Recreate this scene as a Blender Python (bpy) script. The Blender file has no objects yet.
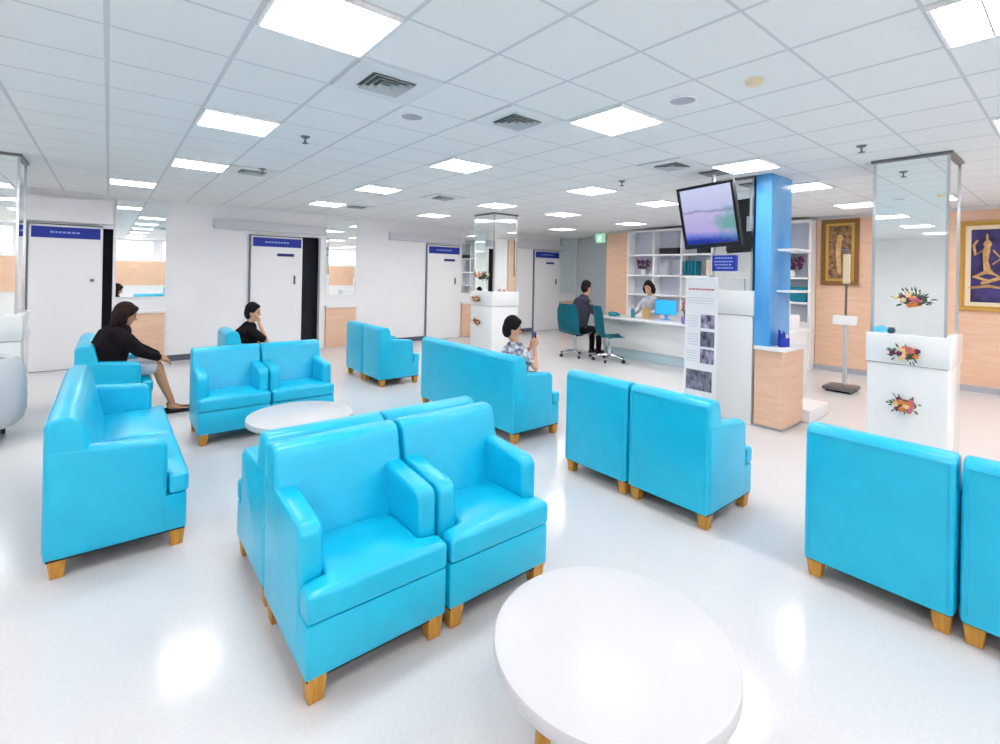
import bpy, bmesh, math, random
from mathutils import Vector, Matrix
random.seed(7)
C = bpy.context.scene.collection
PI = math.pi
CZ, CE = 1.767, 3.024            # eye height, ceiling height
# ------------------------------------------------------------------ materials
def lin(c):
    c = c / 255.0
    return c / 12.92 if c <= 0.04045 else ((c + 0.055) / 1.055) ** 2.4
def rgb(c): return (lin(c[0]), lin(c[1]), lin(c[2]), 1)
def mat(name, c, rough=0.5, metal=0, spec=0.5, emit=0, coat=0, noise=None):
    m = bpy.data.materials.new(name); m.use_nodes = True
    nt = m.node_tree; b = nt.nodes['Principled BSDF']
    b.inputs['Base Color'].default_value = rgb(c)
    b.inputs['Roughness'].default_value = rough
    b.inputs['Metallic'].default_value = metal
    b.inputs['Specular IOR Level'].default_value = spec
    b.inputs['Coat Weight'].default_value = coat
    if emit:
        b.inputs['Emission Color'].default_value = rgb(c)
        b.inputs['Emission Strength'].default_value = emit
    if noise:                                   # (second colour, scale xyz, detail, bump)
        c2, sc, det, bump = noise
        tc = nt.nodes.new('ShaderNodeTexCoord'); mp = nt.nodes.new('ShaderNodeMapping')
        mp.inputs['Scale'].default_value = sc
        nz = nt.nodes.new('ShaderNodeTexNoise'); nz.inputs['Detail'].default_value = det
        nz.inputs['Scale'].default_value = 1
        rp = nt.nodes.new('ShaderNodeValToRGB')
        rp.color_ramp.elements[0].position = .35; rp.color_ramp.elements[1].position = .65
        rp.color_ramp.elements[0].color = rgb(c); rp.color_ramp.elements[1].color = rgb(c2)
        L = nt.links.new
        L(tc.outputs['Object'], mp.inputs[0]); L(mp.outputs[0], nz.inputs[0])
        L(nz.outputs['Fac'], rp.inputs[0]); L(rp.outputs[0], b.inputs['Base Color'])
        if bump:
            bp = nt.nodes.new('ShaderNodeBump'); bp.inputs['Strength'].default_value = bump
            bp.inputs['Distance'].default_value = .01
            L(nz.outputs['Fac'], bp.inputs['Height']); L(bp.outputs[0], b.inputs['Normal'])
    return m
M = {}
M['cyan'] = mat('cyan_vinyl', (0, 186, 226), .33, spec=.65, noise=((0, 193, 232), (6, 6, 6), 4, .08))
M['legwood'] = mat('amber_wood', (214, 156, 62), .45, noise=((188, 128, 44), (60, 60, 8), 3, 0))
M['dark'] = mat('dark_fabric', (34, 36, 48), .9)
M['wall'] = mat('wall_white', (245, 245, 248), .55, noise=((248, 248, 250), (2, 2, 2), 2, 0))
M['white'] = mat('white_laminate', (246, 246, 248), .3)
M['gloss'] = mat('white_gloss', (238, 241, 242), .14)
M['tabletop'] = mat('table_white', (208, 208, 212), .3)
M['trim'] = mat('trim_grey', (178, 180, 190), .5)
M['pelmet'] = mat('pelmet_grey', (212, 213, 221), .5)
M['ventframe'] = mat('vent_frame', (226, 230, 232), .6)
M['skirt'] = mat('skirting_dark', (92, 98, 112), .5)
M['line'] = mat('dark_line', (120, 124, 134), .5)
M['wood'] = mat('tan_wood_panel', (234, 190, 160), .45, noise=((241, 203, 174), (3, 3, 22), 4, 0))
M['bluesign'] = mat('blue_sign', (20, 44, 160), .5)
M['signmark'] = mat('sign_lettering', (150, 170, 235), .5)
M['navy'] = mat('navy_plate', (40, 46, 120), .5)
M['black'] = mat('black_plastic', (16, 16, 20), .35)
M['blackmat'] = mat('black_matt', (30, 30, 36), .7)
M['chrome'] = mat('chrome', (205, 208, 212), .18, metal=1)
M['mirror'] = mat('mirror_glass', (248, 253, 251), .015, metal=1)
M['teal'] = mat('teal_plastic', (0, 128, 150), .4)
M['grille'] = mat('vent_grey', (190, 196, 198), .5)
M['grilledark'] = mat('vent_dark', (110, 122, 124), .7)
M['skyblue'] = mat('sky_blue_panel', (72, 160, 230), .2, noise=((100, 180, 238), (3, 3, 1.2), 3, 0))
M['gold'] = mat('gold_frame', (214, 168, 84), .35, metal=.6)
M['bronze'] = mat('bronze_frame', (150, 108, 62), .45, metal=.4)
M['cream'] = mat('cream_mat', (238, 222, 190), .6)
M['paintbg'] = mat('painting_violet', (74, 62, 130), .6, noise=((36, 30, 74), (5, 5, 5), 6, .2))
M['figure'] = mat('painting_gold_figure', (222, 184, 126), .6, noise=((196, 148, 92), (14, 14, 14), 3, .1))
M['relief'] = mat('relief_brown', (96, 66, 46), .5, noise=((170, 130, 90), (18, 18, 18), 5, .5))
M['skin'] = mat('skin', (214, 164, 132), .55)
M['skintan'] = mat('skin_tan', (196, 144, 108), .55)
M['hair'] = mat('hair_black', (12, 11, 16), .7, spec=.2, noise=((20, 18, 24), (60, 60, 8), 3, .4))
M['hairbrown'] = mat('hair_brown', (26, 15, 16), .7, spec=.2, noise=((44, 26, 24), (50, 50, 8), 3, .4))
M['blackcloth'] = mat('black_cloth', (20, 16, 22), .95, spec=.2, noise=((32, 23, 27), (20, 20, 20), 4, .2))
M['darkshirt'] = mat('charcoal_cloth', (58, 56, 78), .9, noise=((44, 42, 60), (30, 30, 30), 3, .2))
M['whitecloth'] = mat('white_cloth', (225, 226, 234), .9)
M['greycloth'] = mat('grey_cloth', (190, 192, 202), .9)
M['floral'] = mat('white_top_dark_pattern', (226, 226, 236), .9, noise=((80, 82, 110), (22, 22, 22), 3, 0))
M['tealdark'] = mat('dark_teal_reflection', (20, 70, 92), .3)
M['leaf'] = mat('leaf_green', (60, 96, 62), .6)
M['fl_orange'] = mat('flower_orange', (226, 134, 62), .6)
M['fl_cream'] = mat('flower_cream', (240, 214, 160), .6)
M['fl_pink'] = mat('flower_pink', (206, 112, 130), .6)
M['fl_purple'] = mat('flower_purple', (104, 40, 92), .6)
M['greywall'] = mat('wall_bluegrey', (214, 224, 229), .55)
M['shelfback'] = mat('shelf_back', (206, 212, 226), .6)
M['bluebox'] = mat('blue_plastic', (30, 60, 190), .4)
M['glassstrip'] = mat('pale_blue_glass', (190, 214, 224), .15)
M['palegrey'] = mat('pale_grey_leather', (200, 206, 212), .45)
M['tan'] = mat('tan_cloth', (196, 160, 110), .8)
M['violet'] = mat('violet_plastic', (140, 120, 200), .5)
M['chromedark'] = mat('grey_metal', (120, 122, 126), .35, metal=.8)
M['diffuser'] = mat('lamp_diffuser', (255, 250, 246), .5, emit=13.5)
M['screenblue'] = mat('monitor_screen', (40, 150, 220), .3, emit=.6)
M['exit'] = mat('exit_green', (150, 216, 176), .4, emit=.35)
M['exitmark'] = mat('exit_mark', (240, 255, 245), .4, emit=1)
def paper_photo(name, dark, light, sc):
    return mat(name, dark, .4, noise=(light, sc, 4, 0))
M['photoA'] = paper_photo('photo_violet', (52, 48, 84), (206, 196, 220), (14, 14, 9))
M['photoB'] = paper_photo('photo_dark', (20, 26, 36), (150, 150, 172), (12, 12, 7))
M['photoC'] = paper_photo('photo_orchid', (98, 44, 96), (216, 208, 226), (5, 5, 5))
# floor
def floor_mat():
    m = mat('floor_terrazzo', (226, 226, 230), .13, spec=.5); nt = m.node_tree; b = nt.nodes['Principled BSDF']; L = nt.links.new
    tc = nt.nodes.new('ShaderNodeTexCoord')
    n1 = nt.nodes.new('ShaderNodeTexNoise'); n1.inputs['Scale'].default_value = 55; n1.inputs['Detail'].default_value = 3
    n2 = nt.nodes.new('ShaderNodeTexNoise'); n2.inputs['Scale'].default_value = .9; n2.inputs['Detail'].default_value = 3
    r1 = nt.nodes.new('ShaderNodeValToRGB'); r1.color_ramp.elements[0].position = .38; r1.color_ramp.elements[1].position = .6
    r1.color_ramp.elements[0].color = rgb((216, 215, 217)); r1.color_ramp.elements[1].color = rgb((220, 219, 221))
    r2 = nt.nodes.new('ShaderNodeMapRange'); r2.inputs[3].default_value = .11; r2.inputs[4].default_value = .2
    L(tc.outputs['Object'], n1.inputs[0]); L(tc.outputs['Object'], n2.inputs[0])
    L(n1.outputs['Fac'], r1.inputs[0]); L(r1.outputs[0], b.inputs['Base Color'])
    L(n2.outputs['Fac'], r2.inputs[0]); L(r2.outputs[0], b.inputs['Roughness'])
    return m
M['floor'] = floor_mat()
# ceiling: lay-in tiles, pitch 0.5776 (x) by 0.55 (y)
GX0, GXP, GY0, GYP = -.6047, .5776, .4999, .55
def ceil_mat():
    m = mat('ceiling_tiles', (238, 240, 241), .8); nt = m.node_tree; b = nt.nodes['Principled BSDF']; L = nt.links.new
    tc = nt.nodes.new('ShaderNodeTexCoord'); sp = nt.nodes.new('ShaderNodeSeparateXYZ'); L(tc.outputs['Object'], sp.inputs[0])
    def math_(op, a, v=None, v2=None):
        n = nt.nodes.new('ShaderNodeMath'); n.operation = op
        if isinstance(a, (int, float)): n.inputs[0].default_value = a
        else: L(a, n.inputs[0])
        if v is not None:
            if isinstance(v, (int, float)): n.inputs[1].default_value = v
            else: L(v, n.inputs[1])
        return n.outputs[0]
    def mask(o, off, pitch, w):
        t = math_('DIVIDE', math_('SUBTRACT', o, off), pitch)
        f = math_('FRACT', math_('ADD', t, 100.5))            # line at 0.5
        d = math_('MULTIPLY', math_('ABSOLUTE', math_('SUBTRACT', f, .5)), pitch)
        return math_('LESS_THAN', d, w / 2)
    mx = mask(sp.outputs[0], GX0, GXP, .026); my = mask(sp.outputs[1], GY0, GYP, .018)
    mm = math_('MAXIMUM', mx, my)
    nz = nt.nodes.new('ShaderNodeTexNoise'); nz.inputs['Scale'].default_value = 1.1; nz.inputs['Detail'].default_value = 2
    L(tc.outputs['Object'], nz.inputs[0])
    rp = nt.nodes.new('ShaderNodeValToRGB'); rp.color_ramp.elements[0].color = rgb((233, 236, 237)); rp.color_ramp.elements[1].color = rgb((238, 240, 241))
    L(nz.outputs['Fac'], rp.inputs[0])
    mix = nt.nodes.new('ShaderNodeMix'); mix.data_type = 'RGBA'
    L(mm, mix.inputs[0]); L(rp.outputs[0], mix.inputs[6]); mix.inputs[7].default_value = rgb((208, 212, 216))
    L(mix.outputs[2], b.inputs['Base Color'])
    return m
M['ceiling'] = ceil_mat()
def tv_screen_mat():
    m = bpy.data.materials.new('tv_picture'); m.use_nodes = True; nt = m.node_tree; b = nt.nodes['Principled BSDF']; L = nt.links.new
    tc = nt.nodes.new('ShaderNodeTexCoord'); sp = nt.nodes.new('ShaderNodeSeparateXYZ'); L(tc.outputs['Generated'], sp.inputs[0])
    nz = nt.nodes.new('ShaderNodeTexNoise'); nz.inputs['Scale'].default_value = 5; nz.inputs['Detail'].default_value = 3
    L(tc.outputs['Generated'], nz.inputs[0])
    ad = nt.nodes.new('ShaderNodeMath'); ad.operation = 'MULTIPLY_ADD'; L(nz.outputs['Fac'], ad.inputs[0]); ad.inputs[1].default_value = .12; L(sp.outputs[2], ad.inputs[2])
    rp = nt.nodes.new('ShaderNodeValToRGB'); cr = rp.color_ramp
    stops = [(0, (26, 34, 120)), (.14, (36, 50, 170)), (.22, (120, 130, 220)), (.3, (186, 172, 226)), (.6, (196, 190, 232)), (.63, (140, 140, 190)), (.66, (196, 196, 236)), (1, (208, 214, 248))]
    cr.elements[0].position = 0; cr.elements[0].color = rgb(stops[0][1]); cr.elements[1].position = 1; cr.elements[1].color = rgb(stops[-1][1])
    for p, c in stops[1:-1]:
        e = cr.elements.new(p); e.color = rgb(c)
    L(ad.outputs[0], rp.inputs[0])
    # green headland on the right side of the picture
    vx = nt.nodes.new('ShaderNodeVectorMath'); vx.operation = 'DISTANCE'; L(tc.outputs['Generated'], vx.inputs[0]); vx.inputs[1].default_value = (.5, .05, .3)
    lt = nt.nodes.new('ShaderNodeMath'); lt.operation = 'MULTIPLY_ADD'; L(nz.outputs['Fac'], lt.inputs[0]); lt.inputs[1].default_value = .45; L(vx.outputs['Value'], lt.inputs[2])
    mx = nt.nodes.new('ShaderNodeMix'); mx.data_type = 'RGBA'; L(rp.outputs[0], mx.inputs[6]); mx.inputs[7].default_value = rgb((100, 168, 160))
    mr = nt.nodes.new('ShaderNodeMapRange'); mr.inputs[1].default_value = .62; mr.inputs[2].default_value = .4; mr.inputs[3].default_value = 0; mr.inputs[4].default_value = .9
    L(lt.outputs[0], mr.inputs[0]); L(mr.outputs[0], mx.inputs[0])
    b.inputs['Base Color'].default_value = (0.01, .01, .01, 1)
    L(mx.outputs[2], b.inputs['Emission Color']); b.inputs['Emission Strength'].default_value = .52
    b.inputs['Roughness'].default_value = .2
    return m
M['tv'] = tv_screen_mat()
def pane_mat():
    m = bpy.data.materials.new('window_pane'); m.use_nodes = True; nt = m.node_tree
    nt.nodes.remove(nt.nodes['Principled BSDF']); o = nt.nodes['Material Output']
    t = nt.nodes.new('ShaderNodeBsdfTransparent'); t.inputs[0].default_value = (.93, .97, .98, 1)
    g = nt.nodes.new('ShaderNodeBsdfGlossy'); g.inputs['Roughness'].default_value = .02
    x = nt.nodes.new('ShaderNodeMixShader'); x.inputs[0].default_value = .07
    nt.links.new(t.outputs[0], x.inputs[1]); nt.links.new(g.outputs[0], x.inputs[2]); nt.links.new(x.outputs[0], o.inputs[0])
    return m
M['pane'] = pane_mat()

# ------------------------------------------------------------------ mesh helpers
def obj(name, bm, m, parent=None, smooth=40, mods=None):
    me = bpy.data.meshes.new(name); bmesh.ops.recalc_face_normals(bm, faces=bm.faces[:]); bm.to_mesh(me); bm.free()
    if smooth:
        for p in me.polygons: p.use_smooth = True
        me.set_sharp_from_angle(angle=math.radians(smooth))
    ms = m if isinstance(m, (list, tuple)) else [m]
    for k in ms: me.materials.append(M[k])
    o = bpy.data.objects.new(name, me); C.objects.link(o)
    if parent: o.parent = parent
    return o
def thing(name, label, cat, loc=(0, 0, 0), rz=0, group=None):
    o = bpy.data.objects.new(name, None); C.objects.link(o); o.empty_display_size = .1
    o.location = loc; o.rotation_euler = (0, 0, rz); o['label'] = label; o['category'] = cat
    if group: o['group'] = group
    return o
def tag(o, label, cat, group=None):
    o['label'] = label; o['category'] = cat
    if group: o['group'] = group
    return o
def struct(o): o['kind'] = 'structure'; return o
def box(bm, x0, x1, y0, y1, z0, z1, mi=0):
    vs = [bm.verts.new((x, y, z)) for x in (x0, x1) for y in (y0, y1) for z in (z0, z1)]
    fs = []
    for q in ((0, 1, 3, 2), (4, 6, 7, 5), (0, 4, 5, 1), (2, 3, 7, 6), (0, 2, 6, 4), (1, 5, 7, 3)):
        f = bm.faces.new([vs[i] for i in q]); f.material_index = mi; fs.append(f)
    return vs
def bbox(x0, x1, y0, y1, z0, z1, bev=0, seg=2):
    bm = bmesh.new(); box(bm, x0, x1, y0, y1, z0, z1)
    bmesh.ops.recalc_face_normals(bm, faces=bm.faces[:])
    if bev: bmesh.ops.bevel(bm, geom=bm.edges[:], offset=bev, segments=seg, profile=.5, affect='EDGES', clamp_overlap=True)
    return bm
def bevel_sharp(bm, off, seg=3, ang=35):
    bmesh.ops.recalc_face_normals(bm, faces=bm.faces[:])
    es = [e for e in bm.edges if len(e.link_faces) == 2 and e.calc_face_angle(0) > math.radians(ang)]
    bmesh.ops.bevel(bm, geom=es, offset=off, segments=seg, profile=.5, affect='EDGES', clamp_overlap=True)
def fillet(pts, rs, n=5):
    """round the corners of a 2D polygon"""
    out = []; N = len(pts)
    for i, (p, r) in enumerate(zip(pts, rs)):
        P = Vector(p); A = Vector(pts[i - 1]); B = Vector(pts[(i + 1) % N])
        if r <= 0: out.append(tuple(P)); continue
        a = (A - P).normalized(); b = (B - P).normalized()
        ang = a.angle(b); d = min(r / math.tan(ang / 2), (A - P).length * .49, (B - P).length * .49)
        s, e = P + a * d, P + b * d
        for k in range(n + 1):
            t = k / n; out.append(tuple(s * (1 - t) ** 2 + P * 2 * t * (1 - t) + e * t * t))
    return out
def extrude_profile(pts, x0, x1, bev=.02, seg=3):
    """pts are (y,z); extruded along x"""
    bm = bmesh.new()
    a = [bm.verts.new((x0, y, z)) for y, z in pts]; b = [bm.verts.new((x1, y, z)) for y, z in pts]
    n = len(pts)
    bm.faces.new(a); bm.faces.new(b[::-1])
    for i in range(n): bm.faces.new((a[i], b[i], b[(i + 1) % n], a[(i + 1) % n]))
    bmesh.ops.recalc_face_normals(bm, faces=bm.faces[:])
    if bev:
        caps = [f for f in bm.faces if len(f.verts) == n]
        es = list({e for f in caps for e in f.edges})
        bmesh.ops.bevel(bm, geom=es, offset=bev, segments=seg, profile=.5, affect='EDGES', clamp_overlap=True)
    return bm
def tube(bm, pts, rs, n=12, cap=True, sq=None, mi=0):
    """swept tube with rounded ends; sq=(a,b) scales the section"""
    pts = [Vector(p) for p in pts]
    if not isinstance(rs, (list, tuple)): rs = [rs] * len(pts)
    P, R = [], []
    if cap:
        d = (pts[0] - pts[1]).normalized()
        for k in (0.999, .92, .7, .38): 
            P.append(pts[0] + d * rs[0] * k); R.append(rs[0] * math.sqrt(max(1 - k * k, .001)))
    P += pts; R += list(rs)
    if cap:
        d = (pts[-1] - pts[-2]).normalized()
        for k in (.38, .7, .92, .999):
            P.append(pts[-1] + d * rs[-1] * k); R.append(rs[-1] * math.sqrt(max(1 - k * k, .001)))
    rings = []; up = None
    for i, p in enumerate(P):
        t = (P[min(i + 1, len(P) - 1)] - P[max(i - 1, 0)]).normalized()
        if up is None: up = t.orthogonal().normalized()
        up = (up - t * up.dot(t)).normalized(); s = t.cross(up)
        a, b = sq if sq else (1, 1)
        rings.append([bm.verts.new(p + (up * math.cos(2 * PI * k / n) * a + s * math.sin(2 * PI * k / n) * b) * R[i]) for k in range(n)])
    for i in range(len(rings) - 1):
        for k in range(n):
            f = bm.faces.new((rings[i][k], rings[i][(k + 1) % n], rings[i + 1][(k + 1) % n], rings[i + 1][k])); f.material_index = mi
    f = bm.faces.new(rings[0][::-1]); f.material_index = mi; f = bm.faces.new(rings[-1]); f.material_index = mi
def ball(bm, c, r, seg=14, rings=10, mi=0, rot=None):
    if not isinstance(r, (list, tuple)): r = (r, r, r)
    mt = Matrix.Translation(c) @ (rot.to_4x4() if rot else Matrix.Identity(4)) @ Matrix.Diagonal((*r, 1))
    ret = bmesh.ops.create_uvsphere(bm, u_segments=seg, v_segments=rings, radius=1, matrix=mt)
    for v in ret['verts']:
        for f in v.link_faces: f.material_index = mi
def lathe(bm, prof, n=40, c=(0, 0), mi=0):
    rings = []
    for r, z in prof:
        if r < 1e-5: rings.append([bm.verts.new((c[0], c[1], z))])
        else: rings.append([bm.verts.new((c[0] + r * math.cos(2 * PI * k / n), c[1] + r * math.sin(2 * PI * k / n), z)) for k in range(n)])
    for a, b in zip(rings, rings[1:]):
        for k in range(n):
            q = [a[k % len(a)], a[(k + 1) % len(a)], b[(k + 1) % len(b)], b[k % len(b)]]
            q2 = []
            for v in q:
                if v not in q2: q2.append(v)
            if len(q2) > 2: f = bm.faces.new(q2); f.material_index = mi
def dup(root, loc, rz, label, group=None):
    r = root.copy(); C.objects.link(r); r.location = loc; r.rotation_euler = (0, 0, rz); r['label'] = label
    if group: r['group'] = group
    for ch in list(root.children):
        c = ch.copy(); C.objects.link(c); c.parent = r
        for g in list(ch.children):
            d = g.copy(); C.objects.link(d); d.parent = c
    return r

# ------------------------------------------------------------------ seating
D = .685
def seat_unit(name, label, cat, W, ncush, group):
    """upholstered seat facing -y, origin at floor centre"""
    t = thing(name, label, cat, group=group)
    h = W / 2; f = -D / 2; r = D / 2; A = .108; sb = .115   # arm thickness, arm set-back from the front
    obj('base', bbox(-h + .004, h - .004, f + .012, r - .05, .112, .335, .012), 'cyan', t)
    # backrest: upright rear, rounded top, leaning front
    pts = fillet([(r, .112), (r, .905), (r - .15, .905), (r - .25, .46), (r - .25, .30), (r - .2, .112)], [0, .07, .075, .02, 0, 0], 6)
    bk = obj('backrest', extrude_profile(pts, -h + .004, h - .004, .028, 4), 'cyan', t)
    bm = bmesh.new(); z0, z1 = .15, .862; y = r + .001; xx = h - .03
    tube(bm, [(-xx, y, z0), (-xx, y, z1), (xx, y, z1), (xx, y, z0)], .0045, 6)
    obj('piping', bm, 'cyan', bk)
    for s in (-1, 1):
        pts = fillet([(r - .003, .112), (r - .003, .735), (f + sb, .69), (f + sb, .112)], [0, 0, .075, 0], 6)
        x0, x1 = (h - A, h) if s > 0 else (-h, -h + A)
        obj('armrest', extrude_profile(pts, x0, x1, .03, 4), 'cyan', t)
    # seat cushions: full width in front of the arms, crowned top
    inner = (W - 2 * A) / ncush
    for k in range(ncush):
        bm = bmesh.new(); xa, xb = -h + A + k * inner, -h + A + (k + 1) * inner
        fa = -h + .003 if k == 0 else xa; fb = h - .003 if k == ncush - 1 else xb
        ys = [f, f + .03, f + .07, f + sb - .006, f + .18, f + .26, f + .34, f + .42, r - .235]
        nx = 12; top = {}; bot = {}
        xs = sorted(set([round(xa + (xb - xa) * i / nx, 5) for i in range(nx + 1)] + ([round(fa, 5), round((fa + xa) / 2, 5)] if fa < xa else []) + ([round(fb, 5), round((fb + xb) / 2, 5)] if fb > xb else [])))
        def inside(x, y): return y <= f + sb - .005 or (xa - 1e-4 <= x <= xb + 1e-4)
        for i, x in enumerate(xs):
            for j, y_ in enumerate(ys):
                if not inside(x, y_): continue
                u = (x - (xa + xb) / 2) / ((fb - fa) / 2); v = (y_ - f) / (ys[-1] - f) * 2 - 1
                z = .462 + .034 * (1 - min(1, abs(u)) ** 2.4) * (1 - abs(v) ** 3)
                top[i, j] = bm.verts.new((x, y_, z)); bot[i, j] = bm.verts.new((x, y_, .337))
        for i in range(len(xs) - 1):
            for j in range(len(ys) - 1):
                ks = [(i, j), (i + 1, j), (i + 1, j + 1), (i, j + 1)]
                if all(q in top for q in ks):
                    bm.faces.new([top[q] for q in ks]); bm.faces.new([bot[q] for q in ks][::-1])
        bmesh.ops.recalc_face_normals(bm, faces=bm.faces[:])
        tset = set(top.values()); rev = {v: k_ for k_, v in top.items()}
        for e in [e for e in bm.edges if len(e.link_faces) == 1 and e.verts[0] in tset and e.verts[1] in tset]:
            a, b = e.verts; ka, kb = rev[a], rev[b]
            bm.faces.new((a, b, bot[kb], bot[ka]))
        for v in [v for v in bm.verts if not v.link_faces]: bm.verts.remove(v)
        bevel_sharp(bm, .024, 4, 50)
        obj('seat_cushion', bm, 'cyan', t, smooth=60)
    obj('under_shade_sheet', bbox(-h + .012, h - .012, f + .02, r - .012, .103, .114), 'blackmat', t, smooth=0)  # dark sheet added to cut bounce light and deepen the shade underneath
    lx = [-h + .055, h - .055]
    for x in lx:
        for y_ in (f + .06, r - .06):
            bm = bmesh.new(); a, b = .042, .031
            vs = [bm.verts.new((x + sx * w, y_ + sy * w, z)) for w, z in ((b, 0), (a, .118)) for sx, sy in ((-1, -1), (1, -1), (1, 1), (-1, 1))]
            for q in ((3, 2, 1, 0), (4, 5, 6, 7), (0, 1, 5, 4), (1, 2, 6, 5), (2, 3, 7, 6), (3, 0, 4, 7)): bm.faces.new([vs[i] for i in q])
            bevel_sharp(bm, .004, 1)
            obj('leg', bm, 'legwood', t)
    return t
W = .672
FX, FY_, BK = PI / 2, 0, PI       # facing +x, facing -y, facing +y
G = 'light blue vinyl armchairs with wooden block legs'
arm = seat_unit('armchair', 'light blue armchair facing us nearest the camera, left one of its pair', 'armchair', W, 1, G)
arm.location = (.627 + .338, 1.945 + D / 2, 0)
def chair(x, y, rz, label, jx=0): dup(arm, (x + random.uniform(-.003, .003), y, 0), rz + math.radians(random.uniform(-.25, .25)), label, G)
chair(.627 + .676 * 1.5 + .012, 1.945 + D / 2, FY_, 'light blue armchair facing us beside the large round table, right of its pair')
chair(.635 + .338, 2.665 + D / 2, BK, 'light blue armchair turned away, back to back behind the front left armchair')
chair(.635 + .676 * 1.5, 2.665 + D / 2, BK, 'light blue armchair turned away, back to back behind the front right armchair')
chair(.70 + .338, 5.50 + D / 2, FY_, 'light blue armchair facing us behind the smaller round table, left one')
chair(.70 + .676 * 1.5 + .004, 5.50 + D / 2, FY_, 'light blue armchair facing us behind the smaller round table, right one')
chair(-.262 + D / 2, 7.12, FX, 'light blue armchair the person in the black top sits in')
chair(-.262 + D / 2, 7.80, FX, 'light blue armchair behind the person in the black top, nearest the doors on the left')
chair(1.26 + D / 2, 7.75, FX, 'light blue armchair, mostly hidden, in which the person in the black shirt sits')
chair(3.22 + D / 2, 6.79 + .338, FX, 'light blue armchair seen from behind in the far pair, side panel in view')
chair(3.22 + D / 2, 6.79 + .338 + .68, FX, 'light blue armchair seen from behind in the far pair, nearer the doors')
chair(3.235 + D / 2, 2.32 - .338 - .004, FX, 'light blue armchair seen from behind before the photo poster, right one')
chair(3.235 + D / 2, 2.325 + .338, FX, 'light blue armchair seen from behind before the photo poster, left one')
chair(3.262 + D / 2, 1.07 - .338, FX, 'light blue armchair seen from behind, just below the flower sprays of the right pillar')
chair(3.262 + D / 2, 1.07 - .338 * 3 - .004, FX, 'light blue armchair back cut off by the right edge of the picture')
SG = 'long light blue sofas'
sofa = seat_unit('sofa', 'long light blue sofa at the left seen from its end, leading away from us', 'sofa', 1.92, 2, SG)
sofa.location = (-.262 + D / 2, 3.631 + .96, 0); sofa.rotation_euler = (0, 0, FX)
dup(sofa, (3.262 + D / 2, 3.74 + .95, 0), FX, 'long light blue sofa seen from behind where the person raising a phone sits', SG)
# seats reflected in the wall mirrors
chair(2.2, -3.4, BK, 'light blue armchair behind the camera, seen only in mirrors, left one')
chair(2.9, -3.4, BK, 'light blue armchair behind the camera, seen only in mirrors, right one')

# ------------------------------------------------------------------ round tables
def round_table(x, y, r, label):
    t = thing('round_coffee_table', label, 'coffee table', (x, y, 0), group='white round coffee tables')
    bm = bmesh.new(); lathe(bm, [(0, .42), (r - .012, .42), (r - .003, .417), (r, .409), (r, .375), (r - .003, .368), (r - .012, .365), (0, .365)], 96)
    obj('tabletop', bm, 'tabletop', t)
    for k in range(4):
        a = PI / 4 + k * PI / 2 + .28; d = Vector((math.cos(a), math.sin(a), 0))
        bm = bmesh.new(); s = Vector((-d.y, d.x, 0))
        vs = []
        for rr, z, w in ((r * .60, 0, .022), (r * .54, .366, .03)):
            for su, sv in ((-1, -1), (1, -1), (1, 1), (-1, 1)): vs.append(bm.verts.new(d * (rr + su * w) + s * sv * w + Vector((0, 0, z))))
        for q in ((3, 2, 1, 0), (4, 5, 6, 7), (0, 1, 5, 4), (1, 2, 6, 5), (2, 3, 7, 6), (3, 0, 4, 7)): bm.faces.new([vs[i] for i in q])
        bevel_sharp(bm, .005, 2)
        obj('leg', bm, 'legwood', t)
    return t
round_table(1.475, 1.11, .44, 'large white round table in the foreground, wooden legs')
round_table(1.42, 4.66, .465, 'smaller looking white round table behind the front armchair pair, before the middle pair')

# ------------------------------------------------------------------ room shell
XL, XR, YB, YF = -6.0, 11.0, -5.0, 10.96
XR2 = 12.3
o = struct(obj('floor', bbox(XL - .2, XR2 + .2, YB - .2, YF + .6, -.1, 0), 'floor', smooth=0))
o = struct(obj('ceiling', bbox(XL - .2, XR2 + .2, YB - .2, YF + .6, CE, CE + .1), 'ceiling', smooth=0))
# door wall (far): solid pieces around the dark gaps
gaps = [(-.085, .055, 2.43), (3.30, 3.70, 2.5)]
bm = bmesh.new(); xs = XL
for a, b, zt in gaps:
    box(bm, xs, a, YF, YF + .15, 0, CE); box(bm, a, b, YF, YF + .15, zt, CE); xs = b
box(bm, xs, XR2, YF, YF + .15, 0, CE)
struct(obj('wall_far', bm, 'wall', smooth=0))
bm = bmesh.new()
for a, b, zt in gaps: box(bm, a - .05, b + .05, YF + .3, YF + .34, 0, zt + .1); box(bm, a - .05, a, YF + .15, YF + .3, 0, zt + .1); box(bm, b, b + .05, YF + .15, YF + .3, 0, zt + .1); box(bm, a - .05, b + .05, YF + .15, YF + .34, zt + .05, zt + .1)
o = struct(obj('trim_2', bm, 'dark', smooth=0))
struct(obj('wall_end', bbox(XR2, XR2 + .15, 8.0, YF, 0, CE), 'greywall', smooth=0))
# right wall (wood clad behind the reception) with its return
struct(obj('wall_right', bbox(XR + .02, XR + .15, YB, 8.67, 0, CE), 'wall', smooth=0))
struct(obj('wall_return', bbox(XR + .15, XR2, 8.0, 8.15, 0, CE), 'wall', smooth=0))
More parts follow.
